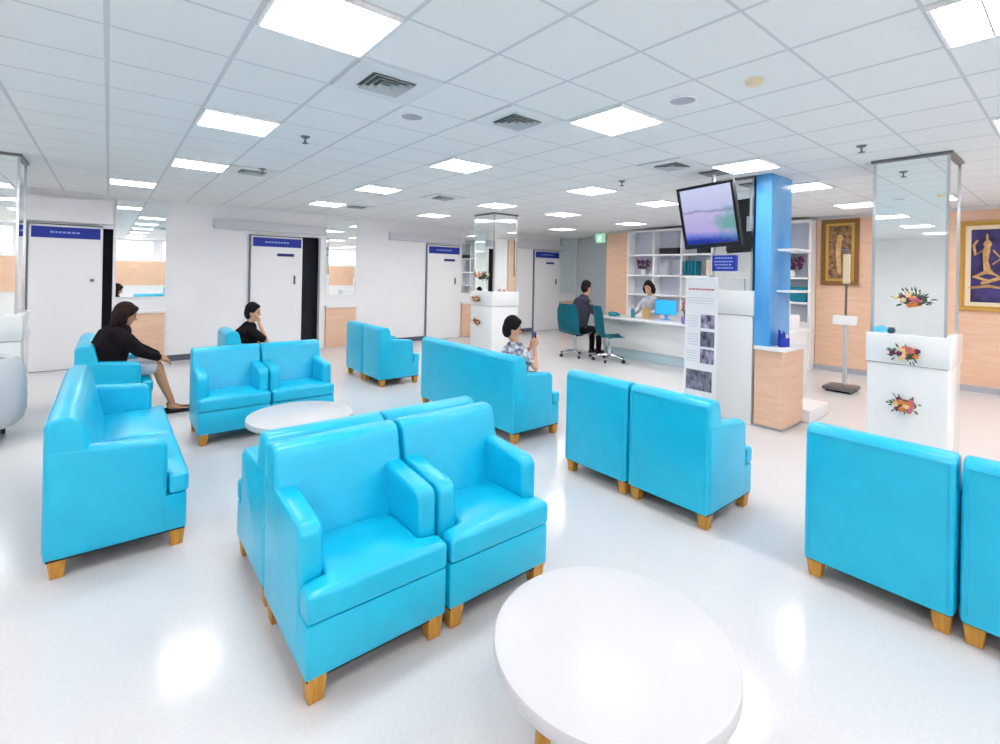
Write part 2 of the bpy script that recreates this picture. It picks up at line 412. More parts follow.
# rear wall with a band of windows, wood dado below, and left wall; both seen in the mirrors
bm = bmesh.new(); box(bm, XL, XR2, YB - .15, YB, 0, 2.1); box(bm, XL, XR2, YB - .15, YB, 2.95, CE)
for k in range(10):
    x = XL + k * 1.9; box(bm, x, x + .28, YB - .15, YB, 2.1, 2.95)
struct(obj('wall_rear', bm, 'wall', smooth=0))
struct(obj('wall_left', bbox(XL - .15, XL, YB, YF, 0, CE), 'wall', smooth=0))
n = 1
for k in range(9):
    x0 = XL + k * 1.9 + .28; x1 = XL + (k + 1) * 1.9
    w = struct(thing('window_%d' % n, 'x', 'window')); del w['label']; del w['category']; n += 1
    bm = bmesh.new()
    for a, b, c, d in ((x0, x1, 2.1, 2.15), (x0, x1, 2.9, 2.95), (x0, x0 + .05, 2.15, 2.9), (x1 - .05, x1, 2.15, 2.9), ((x0 + x1) / 2 - .025, (x0 + x1) / 2 + .025, 2.15, 2.9)):
        box(bm, a, b, YB - .1, YB - .03, c, d)
    obj('window_frame', bm, 'white', w, smooth=0)
    obj('pane', bbox(x0 + .04, x1 - .04, YB - .07, YB - .06, 2.14, 2.91), 'pane', w, smooth=0)
bm = bmesh.new(); box(bm, XL + .3, XR, YB, YB + .03, .95, 2.02)
struct(obj('trim_3', bm, 'wood', smooth=0))
bm = bmesh.new()
for a, b in ((-6, -1.05), (.87, 1.62), (1.62, 2.24), (4.55, 6.4), (8.3, 10.25)): box(bm, a, b, YF - .015, YF, 0, .11)
struct(obj('baseboard_far', bm, 'skirt', smooth=0))
bm = bmesh.new(); box(bm, XR2 - .015, XR2, 8.15, YF, 0, .11); struct(obj('baseboard_end', bm, 'trim', smooth=0))
# cornice strip along the ceiling
bm = bmesh.new(); box(bm, XL, XR2, YF - .02, YF, CE - .05, CE); box(bm, XR, XR + .02, YB, 8.67, CE - .06, CE)
struct(obj('trim_4', bm, 'wall', smooth=0))

# doors of the far wall: sliding leaves with blue signs, pelmet boxes beside them
doors = [(-1.02, -.09, 2.45, 0), (2.27, 3.29, 2.47, 1), (6.45, 7.47, 2.5, 1), (10.28, 11.38, 2.53, 1)]
for k, (a, b, zt, plate) in enumerate(doors):
    d = struct(thing('door_%d' % (k + 1), 'x', 'door')); del d['label']; del d['category']
    obj('door_leaf', bbox(a, b, YF - .05, YF - .005, .01, zt - .01, .004, 1), 'white', d)
    bm = bmesh.new(); box(bm, a - .035, a - .005, YF - .055, YF - .002, 0, zt); box(bm, a - .035, b, YF - .055, YF - .002, zt - .005, zt + .012)
    obj('door_frame', bm, 'line', d, smooth=0)
    bm = bmesh.new(); box(bm, a + .03, b - .03, YF - .062, YF - .05, zt - .225, zt - .04, 0)
    xx = a + .26
    while xx < b - .3:                                           # blurred lettering
        w = random.uniform(.03, .06); box(bm, xx, xx + w, YF - .065, YF - .0615, zt - .145, zt - .115, 1); xx += w + .015
    obj('sign_plate', bm, ['bluesign', 'signmark'], d, smooth=0)
    if plate:
        obj('name_plate', bbox(a + .5, a + .84, YF - .06, YF - .05, zt - .42, zt - .36), 'navy', d, smooth=0)
        bm = bmesh.new(); tube(bm, [(b - .16, YF - .075, 1.48), (b - .16, YF - .075, 1.62)], .014, 8); box(bm, b - .18, b - .14, YF - .06, YF - .05, 1.46, 1.64)
        obj('door_handle', bm, 'chromedark', d)
    else:
        bm = bmesh.new(); tube(bm, [(b - .13, YF - .05, 1.52), (b - .13, YF - .085, 1.52)], .028, 10)
        obj('door_knob', bm, 'relief', d)
bm = bmesh.new()
for a, b in ((1.6, 3.8), (5.35, 7.6), (9.2, 11.5)): box(bm, a, b, YF - .09, YF, 2.56, 2.74)
struct(obj('trim_5', bm, 'pelmet', smooth=0))
bm = bmesh.new()
for a, b in ((-1.2, .06),): box(bm, a, b, YF - .09, YF, 2.5, 2.9)
struct(obj('trim_6', bm, 'wall', smooth=0))
# mirror bays with a wooden cabinet front under each
bays = [(.1, .82), (3.82, 4.52), (7.55, 8.25), (11.46, 12.2)]
txt = ['beside the leftmost door', 'right of the dark opening of the second door', 'mostly hidden behind the far mirrored pillar', 'in the far corner right of the last door']
for (a, b), s in zip(bays, txt):
    t = thing('wall_mirror', 'tall wall mirror ' + s, 'mirror', ((a + b) / 2, YF, 1.22), group='tall mirrors of the door wall')
    bm = bmesh.new(); box(bm, -(b - a) / 2, (b - a) / 2, -.015, 0, 0, 1.75); obj('mirror_glass', bm, 'mirror', t, smooth=0)
    bm = bmesh.new(); w = (b - a) / 2
    box(bm, -w - .02, -w, -.025, 0, -.02, 1.77); box(bm, w, w + .02, -.025, 0, -.02, 1.77); box(bm, -w, w, -.025, 0, -.02, 0)
    obj('mirror_frame', bm, 'white', t, smooth=0)
    t = thing('wall_cabinet', 'tan wooden cabinet under a mirror, ' + s, 'cabinet', ((a + b) / 2, YF, 0), group='wooden cabinets of the door wall')
    obj('cabinet_body', bbox(-w, w, -.09, 0, .02, .92, .004, 1), 'wood', t)
    obj('cabinet_top', bbox(-w - .02, w + .02, -.12, 0, .92, .97, .006, 2), 'white', t)
    obj('cabinet_plinth', bbox(-w, w, -.07, 0, 0, .02), 'white', t)
# ------------------------------------------------------------------ mirrored pillars
def pillar(x0, x1, y0, y1, zl, label, ext=.05):
    cx, cy = (x0 + x1) / 2, (y0 + y1) / 2; a, b = (x1 - x0) / 2, (y1 - y0) / 2
    t = thing('mirrored_pillar', label, 'pillar', (cx, cy, 0), group='square pillars clad in mirror')
    obj('pillar_core', bbox(-a + .02, a - .02, -b + .02, b - .02, zl - .02, CE), 'white', t, smooth=0)
    for nm, q in (('mirror_panel', (-a, -a + .015, -b + .012, b - .012)), ('mirror_panel', (-a + .012, a - .012, -b, -b + .015)), ('mirror_panel', (a - .015, a, -b + .012, b - .012)), ('mirror_panel', (-a + .012, a - .012, b - .015, b))):
        obj(nm, bbox(*q, zl, CE - .03), 'mirror', t, smooth=0)
    bm = bmesh.new()
    for sx, sy in ((-1, -1), (1, -1), (1, 1), (-1, 1)):
        box(bm, sx * a - .012, sx * a + .012, sy * b - .012, sy * b + .012, zl, CE - .03)
    obj('corner_strip', bm, 'chrome', t, smooth=0)
    bm = bmesh.new(); box(bm, -a - .03, a + .03, -b - .03, b + .03, CE - .03, CE - .001); obj('top_trim', bm, 'chromedark', t, smooth=0)
    obj('ledge_band', bbox(-a - ext - .012, a + ext + .012, -b - ext - .012, b + ext + .012, zl - .30, zl, .006), 'gloss', t)
    obj('pedestal', bbox(-a - ext, a + ext, -b - ext, b + ext, 0, zl - .306, .006), 'gloss', t)
    return t
pillar(6.2, 6.8, .86, 1.43, 1.24, 'mirrored pillar on a white base at the right, flower sprays on it', .03)
pillar(6.1, 6.7, 7.7, 8.35, 1.40, 'mirrored pillar far off in the middle, behind the person raising a phone')
pillar(-1.41, -.81, 7.7, 8.3, 1.2, 'mirrored pillar cut off by the left edge of the picture')
pillar(6.08, 6.66, 2.60, 3.08, 1.62, 'mirrored pillar behind the hanging television, next to the sky blue tower', .03)
# ------------------------------------------------------------------ flowers
def bouquet(x, y, z, label, ax='x', r=.13, seed=1, up=False):
    """spray of flowers fixed flat on a face that looks to -x (or standing, up=True)"""
    rd = random.Random(seed)
    t = thing('flower_arrangement', label, 'flowers', (x, y, z), group='small flower sprays on the pillars')
    bm = bmesh.new()
    for k in range(26):
        a = rd.uniform(0, 2 * PI); q = rd.uniform(.2, .85) * r
        c = Vector((-.03 - rd.uniform(0, .05), math.cos(a) * q * 1.15, math.sin(a) * q * .7 + (r * .5 if up else 0)))
        d = Vector((rd.uniform(-.5, 0), math.cos(a), math.sin(a))).normalized(); s = d.orthogonal().normalized()
        l = .035 + rd.random() * .03; w = .011
        v = [bm.verts.new(c), bm.verts.new(c + d * l * .5 + s * w), bm.verts.new(c + d * l), bm.verts.new(c + d * l * .5 - s * w)]
        bm.faces.new(v)
    obj('foliage', bm, 'leaf', t, smooth=0)
    bm = bmesh.new(); ball(bm, (-.025, 0, -.01 if not up else .05), (.024, r * .7, r * .4)); obj('moss_base', bm, 'leaf', t)
    for key, cnt in (('fl_orange', 6), ('fl_cream', 7), ('fl_pink', 4), ('fl_purple', 3)):
        bm = bmesh.new()
        for k in range(cnt):
            a = rd.uniform(0, 2 * PI); q = rd.uniform(0, .8) * r
            c = Vector((-.06 - rd.uniform(0, .03), math.cos(a) * q * 1.1, math.sin(a) * q * .65 + (r * .5 if up else 0)))
            for p in range(5):
                b = p * 2 * PI / 5; ball(bm, c + Vector((0, math.cos(b) * .014, math.sin(b) * .014)), (.008, .012, .012), 6, 5)
            ball(bm, c + Vector((-.006, 0, 0)), .009, 6, 5)
        obj('blossom', bm, key, t)
    return t
bouquet(6.159, 1.13, 1.06, 'flower spray on the white ledge band of the right hand pillar', seed=3, r=.125)
bouquet(6.171, 1.14, .56, 'flower spray low on the white base of the right hand pillar', seed=5, r=.125)
bouquet(6.19, 1.10, 1.60, 'flower spray on the mirror of the right hand pillar', seed=9, r=.14)
bouquet(6.039, 8.12, 1.24, 'flower spray on the ledge band of the far middle pillar', seed=11, r=.15)
bouquet(6.045, 8.12, .76, 'flower spray low on the base of the far middle pillar', seed=12, r=.15)
bouquet(6.09, 8.1, 1.72, 'flower spray on the mirror of the far middle pillar', seed=13, r=.16)
# pot shape standing in for a dark reflection above the right pillar ledge
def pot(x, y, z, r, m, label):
    t = thing('reflection_shape', label, 'pot', (x, y, z))
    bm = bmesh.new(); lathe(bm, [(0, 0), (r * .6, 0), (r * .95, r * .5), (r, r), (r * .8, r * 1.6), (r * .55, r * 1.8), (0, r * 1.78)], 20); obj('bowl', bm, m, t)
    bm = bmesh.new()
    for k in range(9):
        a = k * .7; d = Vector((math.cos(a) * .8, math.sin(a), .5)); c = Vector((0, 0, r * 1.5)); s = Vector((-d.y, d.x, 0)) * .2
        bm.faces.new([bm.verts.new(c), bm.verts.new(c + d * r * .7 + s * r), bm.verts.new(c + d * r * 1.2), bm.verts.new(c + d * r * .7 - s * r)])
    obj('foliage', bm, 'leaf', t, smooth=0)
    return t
pot(6.18, 1.27, 1.241, .03, 'tealdark', 'dark teal pot shape standing in for a mirror reflection at the pillar ledge')
# ------------------------------------------------------------------ sky blue tower, wood cabinet, counters
t = thing('blue_tower', 'sky blue glossy tower from cabinet top to ceiling beside the television', 'column', (6.36, 2.48, .97))
obj('tower_panel', bbox(-.30, .30, -.10, .08, 0, CE - .97 - .002, .004, 1), 'skyblue', t)
for z in (.64, 1.14):
    obj('glass_shelf', bbox(-.12, .42, -.3, -.1, z, z + .025, .004, 1), 'white', t)
t = thing('wood_counter', 'tan wooden counter cabinet with white top under the sky blue tower', 'counter', (6.32, 2.38, 0))
obj('cabinet_body', bbox(-.28, .34, -.165, .155, .03, .925, .005, 1), 'wood', t)
obj('cabinet_top', bbox(-.31, .40, -.19, .16, .925, .968, .008, 2), 'white', t)
obj('cabinet_plinth', bbox(-.26, .32, -.14, .15, 0, .03), 'trim', t)
t = thing('white_plinth', 'low white plinth on the floor right of the wooden counter', 'plinth', (6.98, 2.25, 0))
obj('plinth_body', bbox(-.28, .4, -.1, .25, 0, .16, .01), 'white', t)
t = thing('white_side_counter', 'white counter block behind the wooden counter, by the medical scale', 'counter', (7.9, 2.9, 0))
obj('counter_body', bbox(-.7, .62, -.12, .3, 0, .96, .01), 'white', t)
obj('counter_top', bbox(-.73, .65, -.15, .32, .96, 1.0, .008), 'white', t)
# folders standing on the wood counter
for k, (dx, dy) in enumerate(((.0, .0), (.06, -.02), (.12, .01))):
    o = thing('brochure_holder', ['blue brochure holder on the wooden counter, leftmost', 'blue brochure holder on the wooden counter, middle one', 'blue brochure holder on the wooden counter, rightmost'][k], 'holder', (6.18 + dx * 1.3, 2.29 + dy, .969), PI * .2, 'blue holders on the wooden counter')
    bm = bmesh.new(); box(bm, -.03, .03, .02, .03, 0, .2 - k * .02); box(bm, -.03, .03, -.03, .03, 0, .01); box(bm, -.03, .03, -.03, -.024, 0, .09); box(bm, -.03, -.024, -.03, .03, 0, .1)
    obj('tray', bm, 'bluebox', o, smooth=0)
    obj('leaflet', bbox(-.02, .022, -.015, .01, .012, .16 - k * .02), 'bluesign' if k != 1 else 'white', o, smooth=0)
# white equipment on the white counter
def monitor(x, y, z, rz, label, scr='screenblue', w=.42, h=.3, body='white'):
    t = thing('computer_monitor', label, 'monitor', (x, y, z), rz)
    obj('monitor_case', bbox(-w / 2, w / 2, -.02, .02, .1, .1 + h, .008), body, t)
    obj('screen', bbox(-w / 2 + .02, w / 2 - .02, -.023, -.019, .12, .08 + h), scr, t, smooth=0)
    bm = bmesh.new(); box(bm, -.03, .03, 0, .03, 0, .15); lathe(bm, [(0, .012), (.1, .01), (.11, 0), (0, 0)], 20); obj('stand', bm, body, t)
    return t
monitor(7.75, 2.95, 1.001, PI / 2 + .3, 'white computer monitor back on the white counter right of the blue tower', 'white', .36, .36)
t = thing('printer', 'white printer on the white counter right of the monitor', 'printer', (8.15, 2.98, 1.001), .1)
obj('printer_body', bbox(-.2, .2, -.16, .16, 0, .22, .02), 'white', t); obj('paper_tray', bbox(-.14, .14, .02, .14, .2, .34, .006), 'palegrey', t)
# ------------------------------------------------------------------ reception desk
t = thing('reception_desk', 'long white reception desk with a pale blue strip at its foot', 'desk', (8.9, 5.2, 0))
obj('desk_front', bbox(-.2, -.14, -1.91, 1.75, .2, .83, .006), 'gloss', t)
obj('desk_side', bbox(-.14, .4, 1.69, 1.75, 0, .83, .006), 'gloss', t)
obj('desk_side', bbox(-.14, .4, -1.91, -1.85, 0, .83, .006), 'gloss', t)
obj('foot_strip', bbox(-.17, -.14, -1.9, 1.73, 0, .2, .004), 'glassstrip', t)
obj('desk_top', bbox(-.42, .42, -1.93, 1.8, .83, .87, .01), 'gloss', t)
# office chairs
def office_chair(x, y, rz, label):
    t = thing('visitor_chair', label, 'chair', (x, y, 0), rz, 'teal chairs at the reception desk'); t.scale = (1.2, 1.3, 1.07)
    pts = []                                   # one-piece curved shell, facing +x
    prof = [(.24, .47), (.16, .455), (.0, .45), (-.14, .46), (-.21, .52), (-.235, .62), (-.255, .78), (-.27, .95), (-.285, 1.08)]
    wid = [.2, .23, .235, .23, .22, .225, .23, .22, .17]
    bm = bmesh.new(); rows = []
    for (px, pz), w in zip(prof, wid):
        row = []
        for k in range(9):
            u = -1 + 2 * k / 8; cv = .05 * u * u
            row.append(bm.verts.new((px + (cv if pz > .5 else 0), u * w, pz + (cv * .7 if pz <= .5 else 0))))
        rows.append(row)
    for a, b in zip(rows, rows[1:]):
        for k in range(8): bm.faces.new((a[k], a[k + 1], b[k + 1], b[k]))
    bmesh.ops.solidify(bm, geom=bm.faces[:], thickness=.035)
    obj('seat_shell', bm, 'teal', t, smooth=60)
    bm = bmesh.new(); tube(bm, [(0, 0, .43), (0, 0, .12)], .03, 12); obj('gas_column', bm, 'chrome', t)
    for k in range(5):
        a = k * 2 * PI / 5 + .3; d = Vector((math.cos(a), math.sin(a), 0))
        bm = bmesh.new(); tube(bm, [(0, 0, .12), tuple(d * .15 + Vector((0, 0, .11))), tuple(d * .27 + Vector((0, 0, .075)))], [.024, .02, .014], 8)
        l = obj('base_arm', bm, 'chrome', t)
        bm = bmesh.new(); s = Vector((-d.y, d.x, 0)) * .015; tube(bm, [tuple(d * .27 - s + Vector((0, 0, .031))), tuple(d * .27 + s + Vector((0, 0, .031)))], .03, 10, cap=False); obj('castor', bm, 'blackmat', l)
    return t
office_chair(7.93, 7.1, .05, 'teal shell chair the person in dark clothes sits on at the desk')
office_chair(8.12, 6.30, -.55, 'empty teal shell chair at the reception desk, right of the person in dark clothes')
# desk items
t = thing('teal_bottle', 'teal bottle standing on the reception desk', 'bottle', (8.93, 6.32, .871))
bm = bmesh.new(); lathe(bm, [(0, 0), (.045, 0), (.045, .16), (.02, .2), (0, .2)], 16); obj('bottle_body', bm, 'teal', t)
bm = bmesh.new(); lathe(bm, [(0, .2), (.015, .2), (.015, .25), (0, .25)], 10); obj('cap', bm, 'white', t)
t = thing('desk_phone', 'teal telephone on the desk left of the bottle', 'telephone', (8.85, 6.75, .871), .2)
obj('phone_base', bbox(-.1, .1, -.1, .1, 0, .05, .01), 'teal', t); bm = bmesh.new(); tube(bm, [(-.07, -.11, .07), (-.07, 0, .085), (-.07, .11, .07)], .022, 8); obj('handset', bm, 'teal', t)
monitor(9.1, 5.62, .871, PI / 2, 'computer monitor with a blue back on the desk, left of the poster', 'screenblue', .5, .32, 'skyblue').rotation_euler = (0, 0, -PI / 2)
t = thing('purple_pot', 'small violet pot on the desk left of the poster', 'pot', (8.62, 4.9, .871))
bm = bmesh.new(); lathe(bm, [(0, 0), (.06, 0), (.085, .08), (.08, .14), (.06, .15), (0, .14)], 18); obj('bowl', bm, 'violet', t)
bm = bmesh.new()
rd = random.Random(4)
for k in range(16): ball(bm, (rd.uniform(-.09, .09), rd.uniform(-.11, .11), .2 + rd.uniform(0, .26)), rd.uniform(.015, .035), 8, 6)
obj('blossom', bm, 'fl_pink', t)
bm = bmesh.new()
for k in range(8): tube(bm, [(0, 0, .1), (rd.uniform(-.08, .08), rd.uniform(-.09, .09), .34)], .005, 5)
obj('stem', bm, 'leaf', t)
t = thing('tan_bag', 'tan paper bag standing on the desk by the seated receptionist', 'bag', (8.9, 5.95, .871), .2)
bm = bmesh.new(); box(bm, -.04, .04, -.07, .07, 0, .24); obj('bag_body', bm, 'tan', t, smooth=0)
bm = bmesh.new(); tube(bm, [(0, -.04, .24), (0, -.03, .32), (0, .03, .32), (0, .04, .24)], .005, 6); obj('handle', bm, 'tan', t)
# ------------------------------------------------------------------ back shelving and wooden panels on the right wall
def on_right(name, label, cat, y0, y1, z0, z1, d, m, grp=None):
    o = obj(name, bbox(XR - d, XR + .02, y0, y1, z0, z1), m, smooth=0)
    return tag(o, label, cat, grp)
def wpanel(y0, y1, z0, label):
    t = thing('wood_wall_panel', label, 'wall panel', (XR, (y0 + y1) / 2, 0), group='tan wooden panels on the right wall')
    w = (y1 - y0) / 2
    obj('panel_board', bbox(-.04, .02, -w, w, z0 + .1, CE - .06, .003, 1), 'wood', t)
    obj('panel_skirting', bbox(-.05, .02, -w, w, 0, z0 + .1), 'trim', t)
wpanel(7.85, 8.67, 0, 'narrow tan wooden wall panel left of the reception shelves')
wpanel(2.42, 3.45, 0, 'tan wooden wall panel with the small framed relief')
wpanel(-1.2, 1.55, 0, 'wide tan wooden wall panel behind the large painting at the right edge')
t = thing('shelf_unit', 'white open shelving unit on the wall behind the reception desk', 'shelves', (XR, 5.6, 0))
ys = [2.15, 1.38, .62, -.14, -.9, -1.56, -2.12]
bm = bmesh.new()
for y in ys: box(bm, -.32, .02, y - .02, y + .02, .0, CE - .08)
obj('upright', bm, 'white', t, smooth=0)
for z in (.9, 1.30, 1.80, 2.32, 2.94): obj('shelf_board', bbox(-.32, .02, ys[-1], ys[0], z - .02, z + .02), 'white', t, smooth=0)
obj('back_panel', bbox(-.01, .015, ys[-1], ys[0], .9, 2.94), 'shelfback', t, smooth=0)
obj('lower_doors', bbox(-.3, 0, ys[-1], ys[0], 0, .88), 'white', t, smooth=0)
def picture(x, y, z, w, h, m, label, frame='white'):
    t = thing('framed_picture', label, 'picture', (x, y, z))
    bm = bmesh.new(); b = .03
    box(bm, -.02, .01, -w / 2, w / 2, 0, b); box(bm, -.02, .01, -w / 2, w / 2, h - b, h); box(bm, -.02, .01, -w / 2, -w / 2 + b, b, h - b); box(bm, -.02, .01, w / 2 - b, w / 2, b, h - b)
    obj('frame', bm, frame, t, smooth=0)
    obj('print', bbox(-.012, 0, -w / 2 + b, w / 2 - b, b, h - b), m, t, smooth=0)
    return t
def orchid(x, y, z, label, n=34, sy=.16, sz=.22, seed=2):
    rd = random.Random(seed)
    t = thing('orchid_vase', label, 'flowers', (x, y, z))
    bm = bmesh.new(); lathe(bm, [(0, 0), (.05, 0), (.07, .06), (.05, .13), (.035, .14), (0, .13)], 16); obj('vase', bm, 'white', t)
    bm = bmesh.new()
    for k in range(9): tube(bm, [(0, 0, .1), (rd.uniform(-.05, .05), rd.uniform(-sy, sy) * .7, .1 + sz * rd.uniform(.5, 1.2))], .005, 5)
    obj('stem', bm, 'leaf', t)
    bm = bmesh.new()
    for k in range(n):
        c = Vector((rd.uniform(-.07, .07), rd.uniform(-sy, sy), .16 + rd.uniform(0, sz)))
        for p in range(4): b = p * PI / 2 + .4; ball(bm, c + Vector((0, math.cos(b) * .018, math.sin(b) * .018)), (.01, .017, .017), 6, 5)
    obj('blossom', bm, 'fl_purple', t)
orchid(XR - .17, 7.37, 1.82, 'purple orchids in a white vase on the leftmost shelf')
orchid(XR - .17, 3.85, 1.82, 'purple orchids in a vase on the shelf right of the blue tower', 46, .2, .26, 8)
def shelf_box(y0, y1, z, h, m, label, cat='box'):
    t = thing('storage_box', label, cat, (XR - .17, (y0 + y1) / 2, z + .021))
    w = (y1 - y0) / 2
    obj('box_body', bbox(-.1, .1, -w, w, 0, h * .8, .006, 1), m, t)
    obj('box_lid', bbox(-.105, .105, -w - .005, w + .005, h * .8, h, .006, 1), m, t)
shelf_box(6.32, 6.85, 2.32, .15, 'blackmat', 'black box on the top shelf left of the television')
shelf_box(5.55, 5.85, 2.32, .16, 'blackmat', 'black box on the top shelf under the television')
shelf_box(5.15, 5.42, 2.32, .14, 'bluebox', 'blue box on the top shelf under the television')
shelf_box(3.55, 3.98, 1.30, .3, 'teal', 'teal box on the shelf right of the blue tower, under the orchids')
for k in range(4):
    t = thing('ring_binder', 'teal ring binder on the middle shelf, ' + ['leftmost of the four', 'second from left of the four', 'third from left of the four', 'rightmost of the four'][k], 'binder', (XR - .2, 6.12 - k * .085, 1.821), 0, 'teal binders on the middle shelf')
    bm = bmesh.new(); box(bm, -.11, .11, -.036, -.028, 0, .34); box(bm, -.11, .11, .028, .036, 0, .34); box(bm, -.11, -.103, -.036, .036, 0, .34); obj('cover', bm, 'teal', t, smooth=0)
    obj('paper_block', bbox(-.1, .1, -.027, .027, .01, .32), 'white', t, smooth=0)
t = thing('grey_binder', 'grey folder leaning on the middle shelf between orchids and binders', 'folder', (XR - .2, 6.6, 1.821))
obj('cover', bbox(-.1, .1, -.03, .03, 0, .36, .004, 1), 'trim', t); obj('paper_block', bbox(-.09, .105, -.02, .02, .02, .33), 'white', t)
t = thing('tan_folder', 'tan folder on the middle shelf right of the teal binders', 'folder', (XR - .2, 5.55, 1.821))
obj('cover', bbox(-.1, .1, -.05, .05, 0, .36, .004, 1), 'cream', t); obj('paper_block', bbox(-.09, .105, -.035, .035, .02, .33), 'white', t)
# blue sign under the television
t = thing('blue_sign', 'blue rectangular sign with pale lettering just below the television', 'sign', (6.064, 2.935, 1.86))
obj('sign_board', bbox(-.02, .012, -.15, .15, 0, .2, .003, 1), 'bluesign', t)
bm = bmesh.new()
for r_, (z, a, b) in enumerate(((.155, -.11, .11), (.11, -.12, .12), (.07, -.1, .11), (.03, -.12, .09))):
    y = a
    while y < b: w = random.uniform(.015, .035); box(bm, -.022, -.019, y, min(y + w, b), z, z + .018); y += w + .01
obj('lettering', bm, 'signmark', t, smooth=0)
# small framed relief
def ornate(y, z, w, h, label, kind):
    t = thing('ornate_frame', label, 'painting', (XR - .04, y, z))
    bm = bmesh.new(); steps = [(0, .045, .05), (.045, .075, .035)]
    for a, b, d in steps:
        for q in ((-w / 2 + a, w / 2 - a, a, b), (-w / 2 + a, w / 2 - a, h - b, h - a)): box(bm, -d, 0, q[0], q[1], q[2], q[3])
        for q in ((-w / 2 + a, -w / 2 + b), (w / 2 - b, w / 2 - a)): box(bm, -d, 0, q[0], q[1], b, h - b)
    bevel_sharp(bm, .006, 2)
    obj('frame', bm, 'gold' if kind == 'big' else 'bronze', t)
    a = .075
    if kind == 'big':
        bm = bmesh.new(); c = .14
        box(bm, -.02, 0, -w / 2 + a, w / 2 - a, a, c); box(bm, -.02, 0, -w / 2 + a, w / 2 - a, h - c, h - a); box(bm, -.02, 0, -w / 2 + a, -w / 2 + c, c, h - c); box(bm, -.02, 0, w / 2 - c, w / 2 - a, c, h - c)
        obj('inner_border', bm, 'cream', t, smooth=0); a = c
        obj('canvas', bbox(-.012, 0, -w / 2 + a, w / 2 - a, a, h - a), 'paintbg', t, smooth=0)
        bm = bmesh.new(); cy = .13; x = -.014; q = (.2, 1)
        ball(bm, (x, cy + .01, h * .74), (.012, .05, .062)); tube(bm, [(x, cy + .01, h * .79), (x, cy + .015, h * .85)], [.03, .012], 8, sq=(.3, 1))
        tube(bm, [(x, cy, h * .665), (x, cy + .015, h * .56), (x, cy - .01, h * .46)], [.085, .06, .08], 14, sq=(.16, 1))
        tube(bm, [(x, cy + .07, h * .66), (x, cy + .15, h * .62), (x, cy + .17, h * .73), (x, cy + .13, h * .78)], [.026, .022, .018, .014], 8, sq=q)
        tube(bm, [(x, cy - .07, h * .66), (x, cy - .15, h * .58), (x, cy - .06, h * .52)], [.026, .022, .016], 8, sq=q)
        tube(bm, [(x, cy, h * .43), (x, cy + .14, h * .38), (x, cy - .02, h * .33)], [.06, .05, .026], 8, sq=q)
        tube(bm, [(x, cy, h * .43), (x, cy - .14, h * .37), (x, cy + .06, h * .31)], [.06, .05, .026], 8, sq=q)
        tube(bm, [(x, cy - .2, h * .25), (x, cy, h * .27), (x, cy + .2, h * .25)], [.03, .045, .03], 10, sq=q)
        obj('painted_figure', bm, 'figure', t)
    else:
        obj('inner_border', bbox(-.025, 0, -w / 2 + a, w / 2 - a, a, h - a), 'gold', t, smooth=0)
        obj('canvas', bbox(-.03, 0, -w / 2 + a + .05, w / 2 - a - .05, a + .05, h - a - .05), 'relief', t, smooth=0)
        bm = bmesh.new(); x = -.035
        ball(bm, (x, 0, h * .72), (.012, .05, .06)); tube(bm, [(x, 0, h * .64), (x, .01, h * .45), (x, -.01, h * .2)], [.07, .06, .05], 12, sq=(.25, 1))
        obj('carved_figure', bm, 'figure', t)
    return t
ornate(3.05, 1.68, .62, 1.27, 'small ornate bronze framed relief on the wooden panel behind the scale', 'small')
ornate(.90, 1.32, .94, 1.46, 'large gold framed painting of a golden figure on violet at the right edge', 'big')
# white edge strip beside the second wood panel
o = struct(obj('trim_7', bbox(XR - .06, XR + .02, 2.2, 2.36, 0, CE - .06), 'white', smooth=0))
# ------------------------------------------------------------------ height and weight scale
t = thing('medical_scale', 'medical weighing scale with tall height rod before the small framed relief', 'scale', (9.2, 2.5, 0), PI)
obj('platform', bbox(-.2, .28, -.2, .2, .03, .08, .012), 'chromedark', t)
obj('platform_foot', bbox(-.16, .22, -.17, .17, 0, .03), 'blackmat', t)
bm = bmesh.new(); tube(bm, [(-.12, 0, .08), (-.12, 0, 1.1)], .028, 12); obj('column', bm, 'palegrey', t)
obj('display_box', bbox(-.16, -.02, -.16, .16, 1.05, 1.2, .02), 'white', t)
bm = bmesh.new(); tube(bm, [(-.12, 0, 1.2), (-.12, 0, 2.3)], .018, 8); obj('height_rod', bm, 'chromedark', t)
obj('rod_sleeve', bbox(-.15, -.09, -.045, .045, 1.72, 2.2, .01), 'cream', t)
obj('head_bar', bbox(-.12, .12, -.02, .02, 2.24, 2.27, .004, 1), 'chromedark', t)
# ------------------------------------------------------------------ poster banner
t = thing('photo_poster', 'tall white roll-up poster with four photos behind the right armchair pair', 'poster', (5.5, 2.93, 0))
w = .2
obj('poster_sheet', bbox(-.004, .004, -w, w, .06, 1.76), 'white', t, smooth=0)
obj('banner_base', bbox(-.06, .06, -w - .02, w + .02, 0, .06, .01), 'chrome', t)
bm = bmesh.new(); tube(bm, [(.02, 0, .05), (.02, 0, 1.76)], .008, 8); obj('support_pole', bm, 'chrome', t)
bm = bmesh.new(); tube(bm, [(0, -w, 1.765), (0, w, 1.765)], .01, 8); obj('top_rail', bm, 'white', t)
for (za, zb, ya, yb, m) in ((1.17, 1.33, -.17, -.0, 'photoA'), (.95, 1.13, -.17, -.0, 'photoB'), (.75, .92, -.17, .0, 'photoA'), (.42, .66, -.15, .17, 'photoB')):
    obj('photo_print', bbox(-.0065, -.004, ya, yb, za, zb), m, t, smooth=0)
bm = bmesh.new()
y = -.16
while y < .16: q = random.uniform(.015, .035); box(bm, -.0055, -.004, y, y + q, 1.62, 1.64); y += q + .006
obj('heading', bm, 'fl_pink', t, smooth=0)
bm = bmesh.new()
